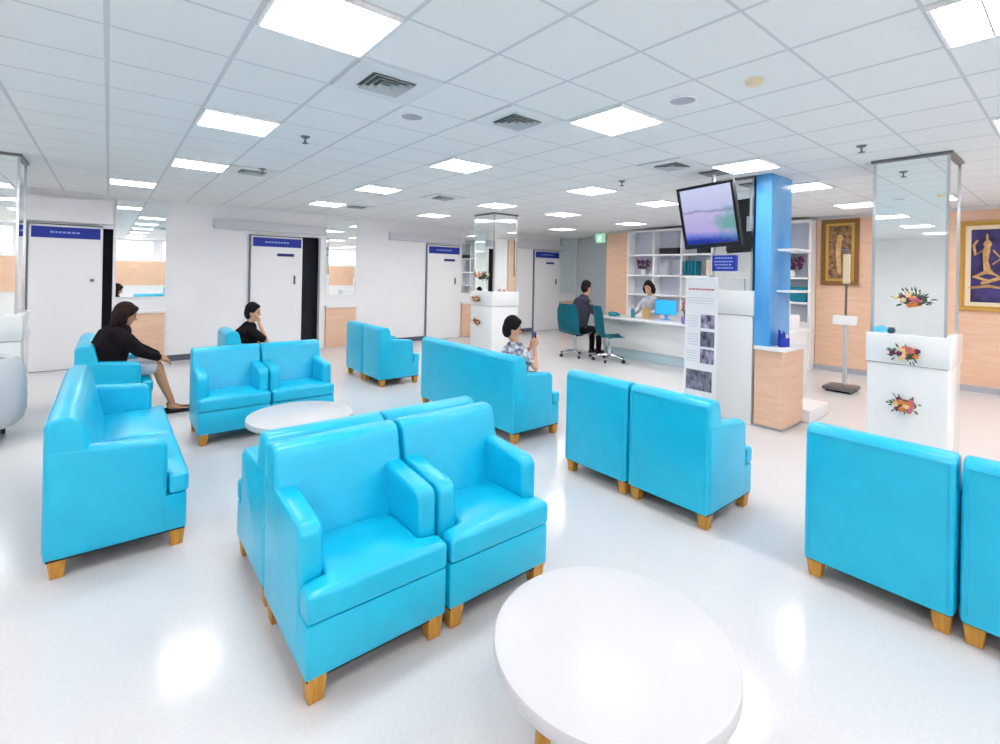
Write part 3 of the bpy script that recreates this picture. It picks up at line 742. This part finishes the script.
for z in [1.52 - .03 * k for k in range(3)] + [1.3 - .03 * k for k in range(5)] + [1.08 - .03 * k for k in range(5)] + [.88 - .03 * k for k in range(5)]:
    y = .03 if z < 1.4 else -.15
    while y < .16: q = random.uniform(.01, .03); box(bm, -.0055, -.004, y, y + q, z, z + .008); y += q + .006
obj('caption_lines', bm, 'palegrey', t, smooth=0)
# ------------------------------------------------------------------ television
t = thing('hanging_television', 'flat screen television hanging tilted from the ceiling in front of the blue tower', 'television', (5.47, 2.84, 2.50))
tv = bpy.data.objects.new('screen_unit', None)
w, h = .345, .375
rot = Matrix.Rotation(math.radians(-13), 4, 'Y') @ Matrix.Rotation(math.radians(-3), 4, 'X')
def tvpart(name, bm, m, **k):
    bm.transform(rot); return obj(name, bm, m, t, **k)
bm = bmesh.new(); b = .035
for q in ((-w, w, -h, -h + b + .015), (-w, w, h - b, h), (-w, -w + b, -h + b + .015, h - b), (w - b, w, -h + b + .015, h - b)): box(bm, -.035, .0, q[0], q[1], q[2], q[3])
bevel_sharp(bm, .004, 1); tvpart('bezel', bm, 'black')
tvpart('back_shell', bbox(0, .06, -w + .01, w - .01, -h + .01, h - .01, .015), 'blackmat')
tvpart('display', bbox(-.022, -.002, -w + b, w - b, -h + b + .015, h - b), 'tv', smooth=0)
bm = bmesh.new(); tube(bm, [(.1, 0, -.05), (.1, 0, CE - 2.5 - .02)], .022, 10); box(bm, .03, .1, -.06, .06, -.1, .1)
obj('mount_pole', bm, 'palegrey', t)
bm = bmesh.new(); box(bm, -.02, .22, -.12, .12, CE - 2.5 - .02, CE - 2.5 - .001); obj('ceiling_plate', bm, 'chromedark', t, smooth=0)
# ------------------------------------------------------------------ exit sign
t = thing('exit_sign', 'green lit exit sign hanging near the far corner', 'sign', (10.75, 8.74, 2.70))
obj('sign_box', bbox(-.03, .03, -.16, .16, 0, .26, .02), 'exit', t)
bm = bmesh.new(); ball(bm, (-.032, -.02, .19), (.004, .018, .02), 8, 6); tube(bm, [(-.032, -.02, .165), (-.032, .01, .11), (-.032, -.04, .05)], .011, 6, sq=(.5, 1)); tube(bm, [(-.032, .01, .11), (-.032, .06, .06)], .011, 6, sq=(.5, 1)); tube(bm, [(-.032, -.07, .13), (-.032, .05, .15)], .009, 6, sq=(.5, 1))
obj('running_pictogram', bm, 'exitmark', t)
bm = bmesh.new(); tube(bm, [(0, 0, .26), (0, 0, CE - 2.70 - .001)], .008, 6); obj('hanger', bm, 'chrome', t)
# ------------------------------------------------------------------ grey tub chair at left edge
t = thing('grey_tub_chair', 'pale grey rounded tub chair cut off by the left edge of the picture', 'chair', (-1.02, 6.95, 0), 0)
bm = bmesh.new()
prof = [(0, .14), (.30, .14), (.36, .2), (.39, .4), (.38, .62), (.34, .78), (.29, .83), (.25, .8), (.25, .5), (.2, .47), (0, .49)]
lathe(bm, prof, 36); obj('tub_shell', bm, 'palegrey', t)
bm = bmesh.new()
for k in range(4): a = PI / 4 + k * PI / 2; tube(bm, [(math.cos(a) * .25, math.sin(a) * .25, .15), (math.cos(a) * .27, math.sin(a) * .27, .012)], .02, 8)
obj('foot', bm, 'blackmat', t)

# ------------------------------------------------------------------ people
def remeshed(name, bm, m, parent, vox=.012, sm=3):
    o = obj(name, bm, m, parent, smooth=0)
    for p in o.data.polygons: p.use_smooth = True
    r = o.modifiers.new('r', 'REMESH'); r.mode = 'VOXEL'; r.voxel_size = vox; r.use_smooth_shade = True
    s = o.modifiers.new('s', 'SMOOTH'); s.iterations = sm; s.factor = .5
    return o
def hand(bm, w, d, up, s=1, curl=.5):
    """palm at wrist w pointing along d, five fingers"""
    w = Vector(w); d = Vector(d).normalized(); up = Vector(up); side = d.cross(up).normalized(); up = side.cross(d)
    pc = w + d * .045 * s
    tube(bm, [w, pc, w + d * .08 * s], [.024 * s, .034 * s, .032 * s], 10, sq=(.55, 1.0))
    for k, L in enumerate((.062, .074, .07, .054)):
        b = w + d * .085 * s + side * (k - 1.5) * .018 * s
        m1 = b + d * L * .5 * s - up * curl * .018 * s; m2 = b + d * L * (1 - curl * .3) * s - up * curl * .055 * s
        tube(bm, [b, m1, m2], [.0095 * s, .009 * s, .008 * s], 8)
    b = w + d * .03 * s + side * .032 * s
    tube(bm, [b, b + (d * .6 + side * .6).normalized() * .035 * s, b + (d * .9 + side * .3).normalized() * .062 * s], [.012 * s, .011 * s, .009 * s], 8)
def head(bm, c, f, sx=1, sz=1):
    """head centre c, facing direction f (unit, horizontal-ish)"""
    c = Vector(c); f = Vector(f).normalized(); zz = Vector((0, 0, 1)); s = zz.cross(f).normalized(); u = f.cross(s)
    R = Matrix((f, s, u)).transposed()
    ball(bm, c + u * .015 * sz, (.098 * sx, .078 * sx, .108 * sz), 18, 14, rot=R)
    ball(bm, c + f * .022 * sx - u * .055 * sz, (.068 * sx, .058 * sx, .068 * sz), 14, 10, rot=R)       # jaw
    tube(bm, [c + f * .092 * sx + u * .01 * sz, c + f * .115 * sx - u * .02 * sz], [.009, .015], 8)      # nose
    ball(bm, c + f * .082 * sx - u * .052 * sz, (.012, .024, .008), 8, 6, rot=R)                          # lips
    for k in (-1, 1): ball(bm, c + s * k * .079 * sx - f * .008 - u * .01 * sz, (.018, .008, .028 * sz), 8, 6, rot=R)   # ears
    return R
def face_bits(c, f, parent, sx=1, sz=1):
    c = Vector(c); f = Vector(f).normalized(); zz = Vector((0, 0, 1)); s = zz.cross(f).normalized(); u = f.cross(s); R = Matrix((f, s, u)).transposed()
    bm = bmesh.new()
    for k in (-1, 1):
        ball(bm, c + f * .089 * sx + s * k * .032 * sx + u * .012 * sz, (.008, .013, .008), 8, 6, rot=R)
        tube(bm, [c + f * .092 * sx + s * k * .02 * sx + u * .036 * sz, c + f * .085 * sx + s * k * .047 * sx + u * .035 * sz], .004, 6)
    obj('eyes', bm, 'hair', parent)
def hair(c, f, parent, m, sx=1, sz=1, long=0):
    c = Vector(c); f = Vector(f).normalized(); zz = Vector((0, 0, 1)); s = zz.cross(f).normalized(); u = f.cross(s); R = Matrix((f, s, u)).transposed()
    bm = bmesh.new()
    ball(bm, c - f * .018 * sx + u * .042 * sz, (.1 * sx, .09 * sx, .1 * sz), 18, 14, rot=R)
    ball(bm, c - f * .045 * sx - u * .0 * sz, (.075 * sx, .086 * sx, .1 * sz), 18, 14, rot=R)
    ball(bm, c + f * .04 * sx + u * .085 * sz, (.05 * sx, .068 * sx, .032 * sz), 12, 10, rot=R)
    if long:
        for k in range(-2, 3):
            tube(bm, [c - f * .05 + s * k * .035 * sx + u * .03, c - f * .062 + s * k * .045 * sx - u * long * .5, c - f * .05 + s * k * .045 * sx - u * long], [.05, .045, .03], 10)
        for k in (-1, 1): tube(bm, [c + s * k * .08 * sx + u * .05, c + f * .02 + s * k * .09 * sx - u * long * .4, c + f * .01 + s * k * .08 * sx - u * long * .75], [.03, .03, .02], 8)
    remeshed('hair', bm, m, parent, .011, 2)

# --- woman in black, seated on the left, leaning forward on her knees; faces +x
def woman():
    o = Vector((.02, 7.08, 0))
    t = thing('person', 'person in a black top with long dark hair leaning forward, seated at the left', 'person', o)
    hc = (.14, .0, 1.20); f = Vector((.93, -.1, -.3))
    bm = bmesh.new(); head(bm, hc, f, 1.02, 1.12)
    tube(bm, [(.08, 0, 1.02), (.11, 0, 1.07), (.12, 0, 1.12)], [.06, .05, .045], 12)
    tube(bm, [(-.02, 0, .56), (.0, 0, .75), (.06, 0, .98)], [.13, .115, .10], 14, sq=(.9, 1.3))
    for s in (-1, 1):
        tube(bm, [(-.02, s * .09, .56), (.22, s * .095, .565), (.45, s * .085, .575)], [.098, .085, .06], 12)
        tube(bm, [(.45, s * .085, .575), (.50, s * .08, .40), (.60, s * .07, .13)], [.058, .054, .034], 12)
        tube(bm, [(.58, s * .07, .085), (.68, s * .07, .045), (.80, s * .075, .028)], [.034, .03, .022], 10, sq=(.8, 1.1))
        e = (.27, s * .2, .79); w = (.47, s * .12, .69)
        tube(bm, [(.08, s * .17, 1.0), (.19, s * .2, .9), e], [.045, .04, .036], 10)
        tube(bm, [e, w], [.034, .025], 10)
        hand(bm, w, (.8, -s * .3, -.45), (.2, 0, 1), 1.05)
    remeshed('body', bm, 'skintan', t, .0115, 2)
    bm = bmesh.new()
    tube(bm, [(-.03, 0, .53), (-.03, 0, .66), (.0, 0, .82), (.06, 0, .97), (.09, 0, 1.03)], [.155, .16, .16, .15, .1], 18, sq=(.95, 1.35))
    for s in (-1, 1): tube(bm, [(.06, s * .14, 1.0), (.17, s * .2, .9), (.27, s * .2, .79), (.44, s * .13, .705)], [.085, .074, .064, .05], 12)
    remeshed('black_top', bm, 'blackcloth', t, .014, 3)
    bm = bmesh.new()
    for s in (-1, 1): tube(bm, [(-.02, s * .09, .56), (.2, s * .095, .57), (.38, s * .09, .585)], [.115, .103, .082], 14)
    tube(bm, [(-.02, -.05, .56), (.3, 0, .57)], [.1, .07], 12)
    remeshed('skirt', bm, 'greycloth', t, .014, 3)
    for s in (-1, 1):
        bm = bmesh.new(); tube(bm, [(.55, s * .07, .02), (.68, s * .07, .018), (.82, s * .076, .016)], [.03, .036, .03], 12, sq=(.5, 1.25)); tube(bm, [(.66, s * .07 - .035, .03), (.67, s * .07, .075), (.68, s * .07 + .035, .03)], .009, 6)
        obj('sandal', bm, 'blackmat', t)
    hair(hc, f, t, 'hairbrown', 1.12, 1.15, .19); face_bits(hc, f, t, 1.02, 1.12)
woman()
# --- boy in black shirt behind the middle pair, hand at chin, faces +x
def boy():
    t = thing('person', 'person in a black shirt with short black hair, hand at chin, behind the middle pair', 'person', (1.55, 7.75, 0))
    hc = (.10, 0, 1.13); f = Vector((.88, -.45, -.12)); s_ = 1
    bm = bmesh.new(); head(bm, hc, f, .95, 1.12)
    tube(bm, [(.06, 0, .92), (.08, 0, 1.0), (.09, 0, 1.06)], [.055, .045, .045], 12)
    tube(bm, [(0, 0, .56), (.02, 0, .72), (.05, 0, .9)], [.12, .1, .09], 12, sq=(.9, 1.3))
    for s in (-1, 1):
        tube(bm, [(0, s * .08, .56), (.2, s * .09, .56), (.4, s * .085, .56)], [.085, .07, .052], 12)
        tube(bm, [(.4, s * .085, .55), (.42, s * .085, .3), (.4, s * .085, .1)], [.05, .045, .03], 12)
        tube(bm, [(.39, s * .085, .05), (.5, s * .085, .035)], [.035, .028], 10)
    e = (.25, -.19, .72); w = (.17, -.1, .97)
    tube(bm, [(.05, -.16, .88), (.14, -.2, .8), e], [.042, .038, .034], 10); tube(bm, [e, w], [.033, .024], 10); hand(bm, w, (-.1, .25, .9), (1, 0, 0), .9, .8)
    e = (.2, .2, .66); w = (.38, .12, .62)
    tube(bm, [(.05, .16, .88), (.1, .2, .78), e], [.042, .038, .034], 10); tube(bm, [e, w], [.033, .024], 10); hand(bm, w, (1, -.2, -.1), (0, 0, 1), .9)
    remeshed('body', bm, 'skin', t, .0115, 2)
    bm = bmesh.new()
    tube(bm, [(0, 0, .54), (0, 0, .68), (.03, 0, .84), (.06, 0, .93)], [.135, .13, .13, .08], 18, sq=(.95, 1.35))
    for s, m_, e in ((-1, (.14, -.2, .8), (.19, -.197, .765)), (1, (.1, .2, .78), (.14, .2, .73))): tube(bm, [(.05, s * .14, .885), m_, e], [.07, .064, .058], 12)
    remeshed('black_shirt', bm, 'blackcloth', t, .014, 2)
    bm = bmesh.new()
    for s in (-1, 1): tube(bm, [(0, s * .08, .56), (.2, s * .09, .56), (.4, s * .085, .56), (.42, s * .085, .3), (.4, s * .085, .1)], [.1, .085, .068, .06, .05], 12)
    remeshed('trousers', bm, 'darkshirt', t, .014, 2)
    for s in (-1, 1): bm = bmesh.new(); tube(bm, [(.37, s * .085, .045), (.52, s * .085, .04)], [.045, .04], 12); obj('shoe', bm, 'blackmat', t)
    hair(hc, f, t, 'hair', .98, 1.12); face_bits(hc, f, t, .95, 1.12)
boy()
# --- person on the long sofa, near end, raising a phone; faces +x
def phone_person():
    O = Vector((3.575, 4.09, 0))
    t = thing('person', 'person with short black hair raising a phone on the long sofa', 'person', O)
    hc = (-.03, 0.02, 1.15); f = Vector((.80, -.55, -.22))
    bm = bmesh.new(); head(bm, hc, f, .92, 1.12)
    tube(bm, [(.0, 0, .93), (.0, 0, 1.0), (-.02, 0.01, 1.08)], [.055, .046, .045], 12)
    tube(bm, [(-.02, 0, .58), (-.02, 0, .72), (-.01, 0, .9)], [.12, .1, .09], 12, sq=(.9, 1.3))
    for s in (-1, 1):
        tube(bm, [(.0, s * .08, .56), (.2, s * .09, .56), (.4, s * .085, .56)], [.085, .07, .052], 12)
        tube(bm, [(.4, s * .085, .55), (.42, s * .085, .3), (.4, s * .085, .1)], [.05, .045, .03], 12)
        tube(bm, [(.39, s * .085, .05), (.5, s * .085, .035)], [.035, .028], 10)
    e = (.06, -.28, .745); w = (.12, -.20, .96)
    tube(bm, [(.0, -.15, .9), (.03, -.22, .82), e], [.042, .038, .034], 10); tube(bm, [e, w], [.034, .024], 10); hand(bm, w, (.05, .1, .95), (-1, 0, 0), .95, .9)
    e2 = (.16, .16, .74); w2 = (.22, -.02, .93)
    tube(bm, [(.0, .15, .9), (.06, .19, .82), e2], [.042, .038, .034], 10); tube(bm, [e2, w2], [.034, .024], 10); hand(bm, w2, (.05, -.35, .8), (-1, 0, 0), .95, .9)
    remeshed('body', bm, 'skin', t, .0115, 2)
    bm = bmesh.new()
    tube(bm, [(0, 0, .54), (-.02, 0, .68), (-.02, 0, .84), (-.0, 0, .95)], [.135, .13, .13, .075], 18, sq=(.95, 1.35))
    for s, ee in ((-1, (.03, -.22, .81)), (1, (.06, .2, .81))): tube(bm, [(.0, s * .12, .9), ee], [.065, .052], 12)
    remeshed('patterned_shirt', bm, 'floral', t, .014, 2)
    bm = bmesh.new()
    for s in (-1, 1): tube(bm, [(0, s * .08, .56), (.2, s * .09, .56), (.4, s * .085, .56), (.42, s * .085, .3), (.4, s * .085, .1)], [.1, .085, .068, .06, .05], 12)
    remeshed('trousers', bm, 'darkshirt', t, .014, 2)
    for s in (-1, 1): bm = bmesh.new(); tube(bm, [(.37, s * .085, .045), (.52, s * .085, .04)], [.045, .04], 12); obj('shoe', bm, 'blackmat', t)
    hair(hc, f, t, 'hair', .98, 1.12); face_bits(hc, f, t, .92, 1.12)
    p = thing('phone', 'dark phone held up by the person on the long sofa', 'phone', O + Vector((.165, -.13, 1.075)), math.radians(-30))
    obj('phone_case', bbox(-.007, .007, -.085, .085, -.045, .045, .006), 'black', p)
    obj('phone_screen', bbox(-.0085, -.0065, -.078, .078, -.039, .039), 'navy', p, smooth=0)
phone_person()
# --- man in dark clothes at the desk, faces +x
def desk_man():
    t = thing('person', 'person in dark clothes seated on the teal chair at the reception desk', 'person', (8.0, 7.1, 0))
    hc = (.29, 0, 1.50); f = Vector((.97, -.2, -.05))
    bm = bmesh.new(); head(bm, hc, f, 1.1, 1.25)
    tube(bm, [(.2, 0, 1.28), (.25, 0, 1.34), (.27, 0, 1.42)], [.065, .055, .055], 12)
    tube(bm, [(.02, 0, .6), (.08, 0, .85), (.18, 0, 1.2)], [.13, .12, .11], 12, sq=(.9, 1.35))
    for s in (-1, 1):
        tube(bm, [(.02, s * .09, .58), (.3, s * .1, .57), (.6, s * .1, .55)], [.095, .08, .062], 12)
        tube(bm, [(.6, s * .1, .54), (.62, s * .1, .3), (.62, s * .1, .1)], [.06, .05, .036], 12)
        tube(bm, [(.6, s * .1, .05), (.74, s * .1, .035)], [.04, .03], 10)
        e = (.3, s * .23, .9); w = (.52, s * .16, .90)
        tube(bm, [(.17, s * .18, 1.18), (.24, s * .23, 1.02), e], [.05, .045, .04], 10); tube(bm, [e, w], [.038, .027], 10); hand(bm, w, (1, -s * .2, .02), (0, 0, 1), 1.1)
    remeshed('body', bm, 'skin', t, .013, 2)
    bm = bmesh.new()
    tube(bm, [(.0, 0, .58), (.04, 0, .75), (.12, 0, 1.02), (.18, 0, 1.2), (.21, 0, 1.28)], [.15, .15, .155, .14, .08], 18, sq=(.92, 1.4))
    for s in (-1, 1): tube(bm, [(.17, s * .15, 1.19), (.26, s * .23, .98)], [.075, .06], 12)
    remeshed('dark_shirt', bm, 'darkshirt', t, .015, 2)
    bm = bmesh.new()
    for s in (-1, 1): tube(bm, [(0, s * .08, .58), (.3, s * .1, .57), (.6, s * .1, .55), (.63, s * .1, .3), (.62, s * .1, .09)], [.11, .096, .078, .066, .058], 12)
    remeshed('trousers', bm, 'blackcloth', t, .014, 2)
    for s in (-1, 1): bm = bmesh.new(); tube(bm, [(.58, s * .1, .048), (.76, s * .1, .042)], [.048, .042], 12); obj('shoe', bm, 'black', t)
    hair(hc, f, t, 'hair', 1.12, 1.25); face_bits(hc, f, t, 1.1, 1.25)
desk_man()
# --- receptionist behind the desk, looks down, faces -x
def nurse():
    t = thing('person', 'receptionist in white with dark hair seated behind the reception desk', 'person', (9.75, 6.42, 0))
    hc = (-.1, 0, 1.52); f = Vector((-.95, -.2, -.3))
    bm = bmesh.new(); head(bm, hc, f, 1.1, 1.25)
    tube(bm, [(0, 0, 1.3), (-.04, 0, 1.38), (-.07, 0, 1.44)], [.065, .055, .055], 12)
    tube(bm, [(.05, 0, .6), (.04, 0, .9), (.0, 0, 1.2)], [.13, .12, .11], 12, sq=(.9, 1.35))
    for s in (-1, 1):
        tube(bm, [(.05, s * .09, .58), (-.2, s * .1, .57), (-.4, s * .1, .55)], [.095, .08, .062], 12)
        tube(bm, [(-.4, s * .1, .54), (-.42, s * .1, .3), (-.42, s * .1, .05)], [.06, .05, .036], 12)
        e = (-.12, s * .25, .98); w = (-.36, s * .16, .93)
        tube(bm, [(0, s * .18, 1.2), (-.05, s * .24, 1.08), e], [.05, .045, .04], 10); tube(bm, [e, w], [.038, .027], 10); hand(bm, w, (-1, -s * .2, -.1), (0, 0, 1), 1.1)
    remeshed('body', bm, 'skin', t, .013, 2)
    bm = bmesh.new()
    tube(bm, [(.05, 0, .56), (.04, 0, .8), (.02, 0, 1.05), (.0, 0, 1.22), (-.01, 0, 1.3)], [.15, .145, .15, .135, .08], 18, sq=(.92, 1.4))
    for s in (-1, 1): tube(bm, [(0, s * .15, 1.2), (-.06, s * .24, 1.08), (-.13, s * .25, .99), (-.3, s * .18, .945)], [.075, .06, .055, .045], 12)
    remeshed('white_uniform', bm, 'greycloth', t, .015, 2)
    hair(hc, f, t, 'hair', 1.14, 1.25, .14); face_bits(hc, f, t, 1.1, 1.25)
    s = thing('desk_stool', 'white swivel stool under the receptionist behind the desk', 'stool', (9.80, 6.42, 0))
    bm = bmesh.new(); lathe(bm, [(0, .4), (.2, .4), (.22, .43), (.21, .47), (0, .47)], 28); obj('seat', bm, 'white', s)
    bm = bmesh.new(); tube(bm, [(0, 0, .4), (0, 0, .05)], .025, 10); lathe(bm, [(0, .05), (.06, .045), (.24, .02), (.24, 0), (0, 0)], 28); obj('pedestal', bm, 'chrome', s)
nurse()

# ------------------------------------------------------------------ ceiling fixtures
def cell(i, j): return (GX0 + (i + .5) * GXP, GY0 + (j + .5) * GYP)
proto = None; GL = 'square ceiling light panels'
rows = {-1: 'nearest row', 3: 'second row', 7: 'third row', 11: 'fourth row', 15: 'last row before the doors'}
cols = {-2: 'outer left column', 2: 'left column', 6: 'second column', 10: 'third column', 13: 'fourth column', 17: 'column over the reception', -6: 'far left column'}
for j in (-9, -5, -1, 3, 7, 11, 15):
    for i in (-6, -2, 2, 6, 10, 13, 17):
        x, y = cell(1 if (i, j) == (2, 15) else i, j)
        if y > YF - .4 or (x > XR - .5 and y < 8.6): continue
        lab = 'square ceiling light panel, ' + cols[i] + ', ' + rows.get(j, 'row behind the camera ' + ('near' if j == -5 else 'by the rear windows'))
        if proto is None:
            proto = thing('ceiling_light', lab, 'ceiling light', (x, y, CE), 0, GL)
            hx, hy = GXP / 2 - .012, GYP / 2 - .012
            bm = bmesh.new(); b = .014
            for q in ((-hx, hx, -hy, -hy + b), (-hx, hx, hy - b, hy), (-hx, -hx + b, -hy + b, hy - b), (hx - b, hx, -hy + b, hy - b)): box(bm, *q, -.022, -.0005)
            obj('light_frame', bm, 'white', proto, smooth=0)
            obj('diffuser', bbox(-hx + b, hx - b, -hy + b, hy - b, -.006, -.001), 'diffuser', proto, smooth=0)
            bm = bmesh.new()
            for k in range(1, 8): xx = -hx + k * 2 * hx / 8; box(bm, xx - .002, xx + .002, -hy + b, hy - b, -.02, -.0075)
            for k in range(1, 3): yy = -hy + k * 2 * hy / 3; box(bm, -hx + b, hx - b, yy - .004, yy + .004, -.021, -.0075)
            obj('louvre', bm, 'trim', proto, smooth=0)
        else: dup(proto, (x, y, CE), 0, lab, GL)
vp = None
for k, (i, j, lab) in enumerate(((3, 4, 'square ceiling air vent nearest the camera, right of the big light'), (5, 4, 'square ceiling air vent left of the diamond shaped light panel'), (9, 4, 'square ceiling air vent just left of the television mount'), (3, 11, 'square ceiling air vent at the left, beyond the sprinkler'), (7, 15, 'square ceiling air vent near the far doors'), (8, 11, 'square ceiling air vent in front of the far mirrored pillar'))):
    x, y = cell(i, j)
    if vp is None:
        vp = thing('ceiling_vent', lab, 'air vent', (x, y, CE), 0, 'square ceiling air vents'); hx, hy = GXP / 2 - .01, GYP / 2 - .01
        bm = bmesh.new(); b = .125
        for q in ((-hx, hx, -hy, -hy + b), (-hx, hx, hy - b, hy), (-hx, -hx + b, -hy + b, hy - b), (hx - b, hx, -hy + b, hy - b)): box(bm, *q, -.012, -.0005)
        obj('vent_frame', bm, 'ventframe', vp, smooth=0)
        obj('vent_throat', bbox(-hx + b, hx - b, -hy + b, hy - b, -.004, -.001), 'grilledark', vp, smooth=0)
        bm = bmesh.new()
        for r_ in (.125, .085, .045):
            for sx, sy in ((1, 0), (-1, 0), (0, 1), (0, -1)):
                d = Vector((sx, sy, 0)); s = Vector((-sy, sx, 0))
                a = [d * (r_ + .014) + s * (r_ + .014), d * (r_ + .014) - s * (r_ + .014), d * (r_ - .012) - s * (r_ - .012), d * (r_ - .012) + s * (r_ - .012)]
                lo = [bm.verts.new(v + Vector((0, 0, -.028 if q < 2 else -.008))) for q, v in enumerate(a)]
                hi = [bm.verts.new(v + Vector((0, 0, -.025 if q < 2 else -.005))) for q, v in enumerate(a)]
                bm.faces.new(lo); bm.faces.new(hi[::-1])
                for q in range(4): bm.faces.new((lo[q], lo[(q + 1) % 4], hi[(q + 1) % 4], hi[q]))
        obj('louvre_ring', bm, 'grille', vp, smooth=0)
    else: dup(vp, (x, y, CE), 0, lab, 'square ceiling air vents')
for i, j, lab in ((3.5, 7.6, 'ceiling sprinkler at the left between the light panels'), (10.4, 1.55, 'ceiling sprinkler left of the right hand mirrored pillar'), (10.1, 6.2, 'ceiling sprinkler above the reception, left of the television'), (3.6, 11.0, 'small ceiling sprinkler far at the left')):
    x, y = GX0 + i * GXP, GY0 + j * GYP
    t = thing('sprinkler', lab, 'sprinkler', (x, y, CE), 0, 'ceiling sprinklers')
    bm = bmesh.new(); lathe(bm, [(0, -.0005), (.045, -.0005), (.03, -.015), (.012, -.02), (0, -.02)], 16); obj('rosette', bm, 'chromedark', t)
    bm = bmesh.new(); tube(bm, [(0, 0, -.015), (0, 0, -.06)], .008, 6); lathe(bm, [(0, -.06), (.028, -.06), (.028, -.066), (0, -.066)], 12); obj('deflector', bm, 'chromedark', t)
x, y = GX0 + 6.49 * GXP, GY0 + 1.55 * GYP
t = thing('smoke_detector', 'round cream smoke detector on the ceiling tiles', 'smoke detector', (x, y, CE)); bm = bmesh.new(); lathe(bm, [(0, -.0005), (.055, -.0005), (.055, -.015), (.035, -.035), (0, -.038)], 24); obj('detector_body', bm, 'cream', t)
for i, j, lab in ((6.47, 2.43, 'round ceiling speaker between light panel and smoke detector'), (4.3, 5.4, 'round ceiling speaker beside the nearest air vent')):
    x, y = GX0 + i * GXP, GY0 + j * GYP
    t = thing('ceiling_speaker', lab, 'speaker', (x, y, CE)); bm = bmesh.new(); lathe(bm, [(.09, -.0005), (.1, -.001), (.1, -.008), (.088, -.01), (.085, -.003)], 32); obj('speaker_rim', bm, 'white', t)
    bm = bmesh.new(); lathe(bm, [(0, -.004), (.088, -.004), (.088, -.0008), (0, -.0008)], 32); obj('speaker_grille', bm, 'trim', t)

# ------------------------------------------------------------------ daylight, camera
w = bpy.data.worlds.new('World'); bpy.context.scene.world = w; w.use_nodes = True
bg = w.node_tree.nodes['Background']; bg.inputs[0].default_value = (1, .98, .97, 1); bg.inputs[1].default_value = 2.2
yaw, roll, f = .6837, .0196, 480.29
r = Vector((math.cos(yaw), -math.sin(yaw), 0)); F = Vector((math.sin(yaw), math.cos(yaw), 0)); u = Vector((0, 0, 1))
r2 = r * math.cos(roll) + u * math.sin(roll); u2 = -r * math.sin(roll) + u * math.cos(roll)
cam = bpy.data.cameras.new('camera'); co = bpy.data.objects.new('camera', cam); C.objects.link(co)
mw = Matrix((r2, u2, -F)).transposed().to_4x4(); mw.translation = (0, 0, CZ); co.matrix_world = mw
cam.sensor_fit = 'HORIZONTAL'; cam.sensor_width = 36; cam.lens = f / 1000 * 36
cam.shift_y = -(372 - 273.93) / 1000; cam.clip_start = .02; cam.clip_end = 100
sc = bpy.context.scene; sc.camera = co
sc.view_settings.view_transform = 'Standard'; sc.view_settings.look = 'None'; sc.view_settings.exposure = .8; sc.view_settings.gamma = 1
sc.view_settings.use_curve_mapping = False
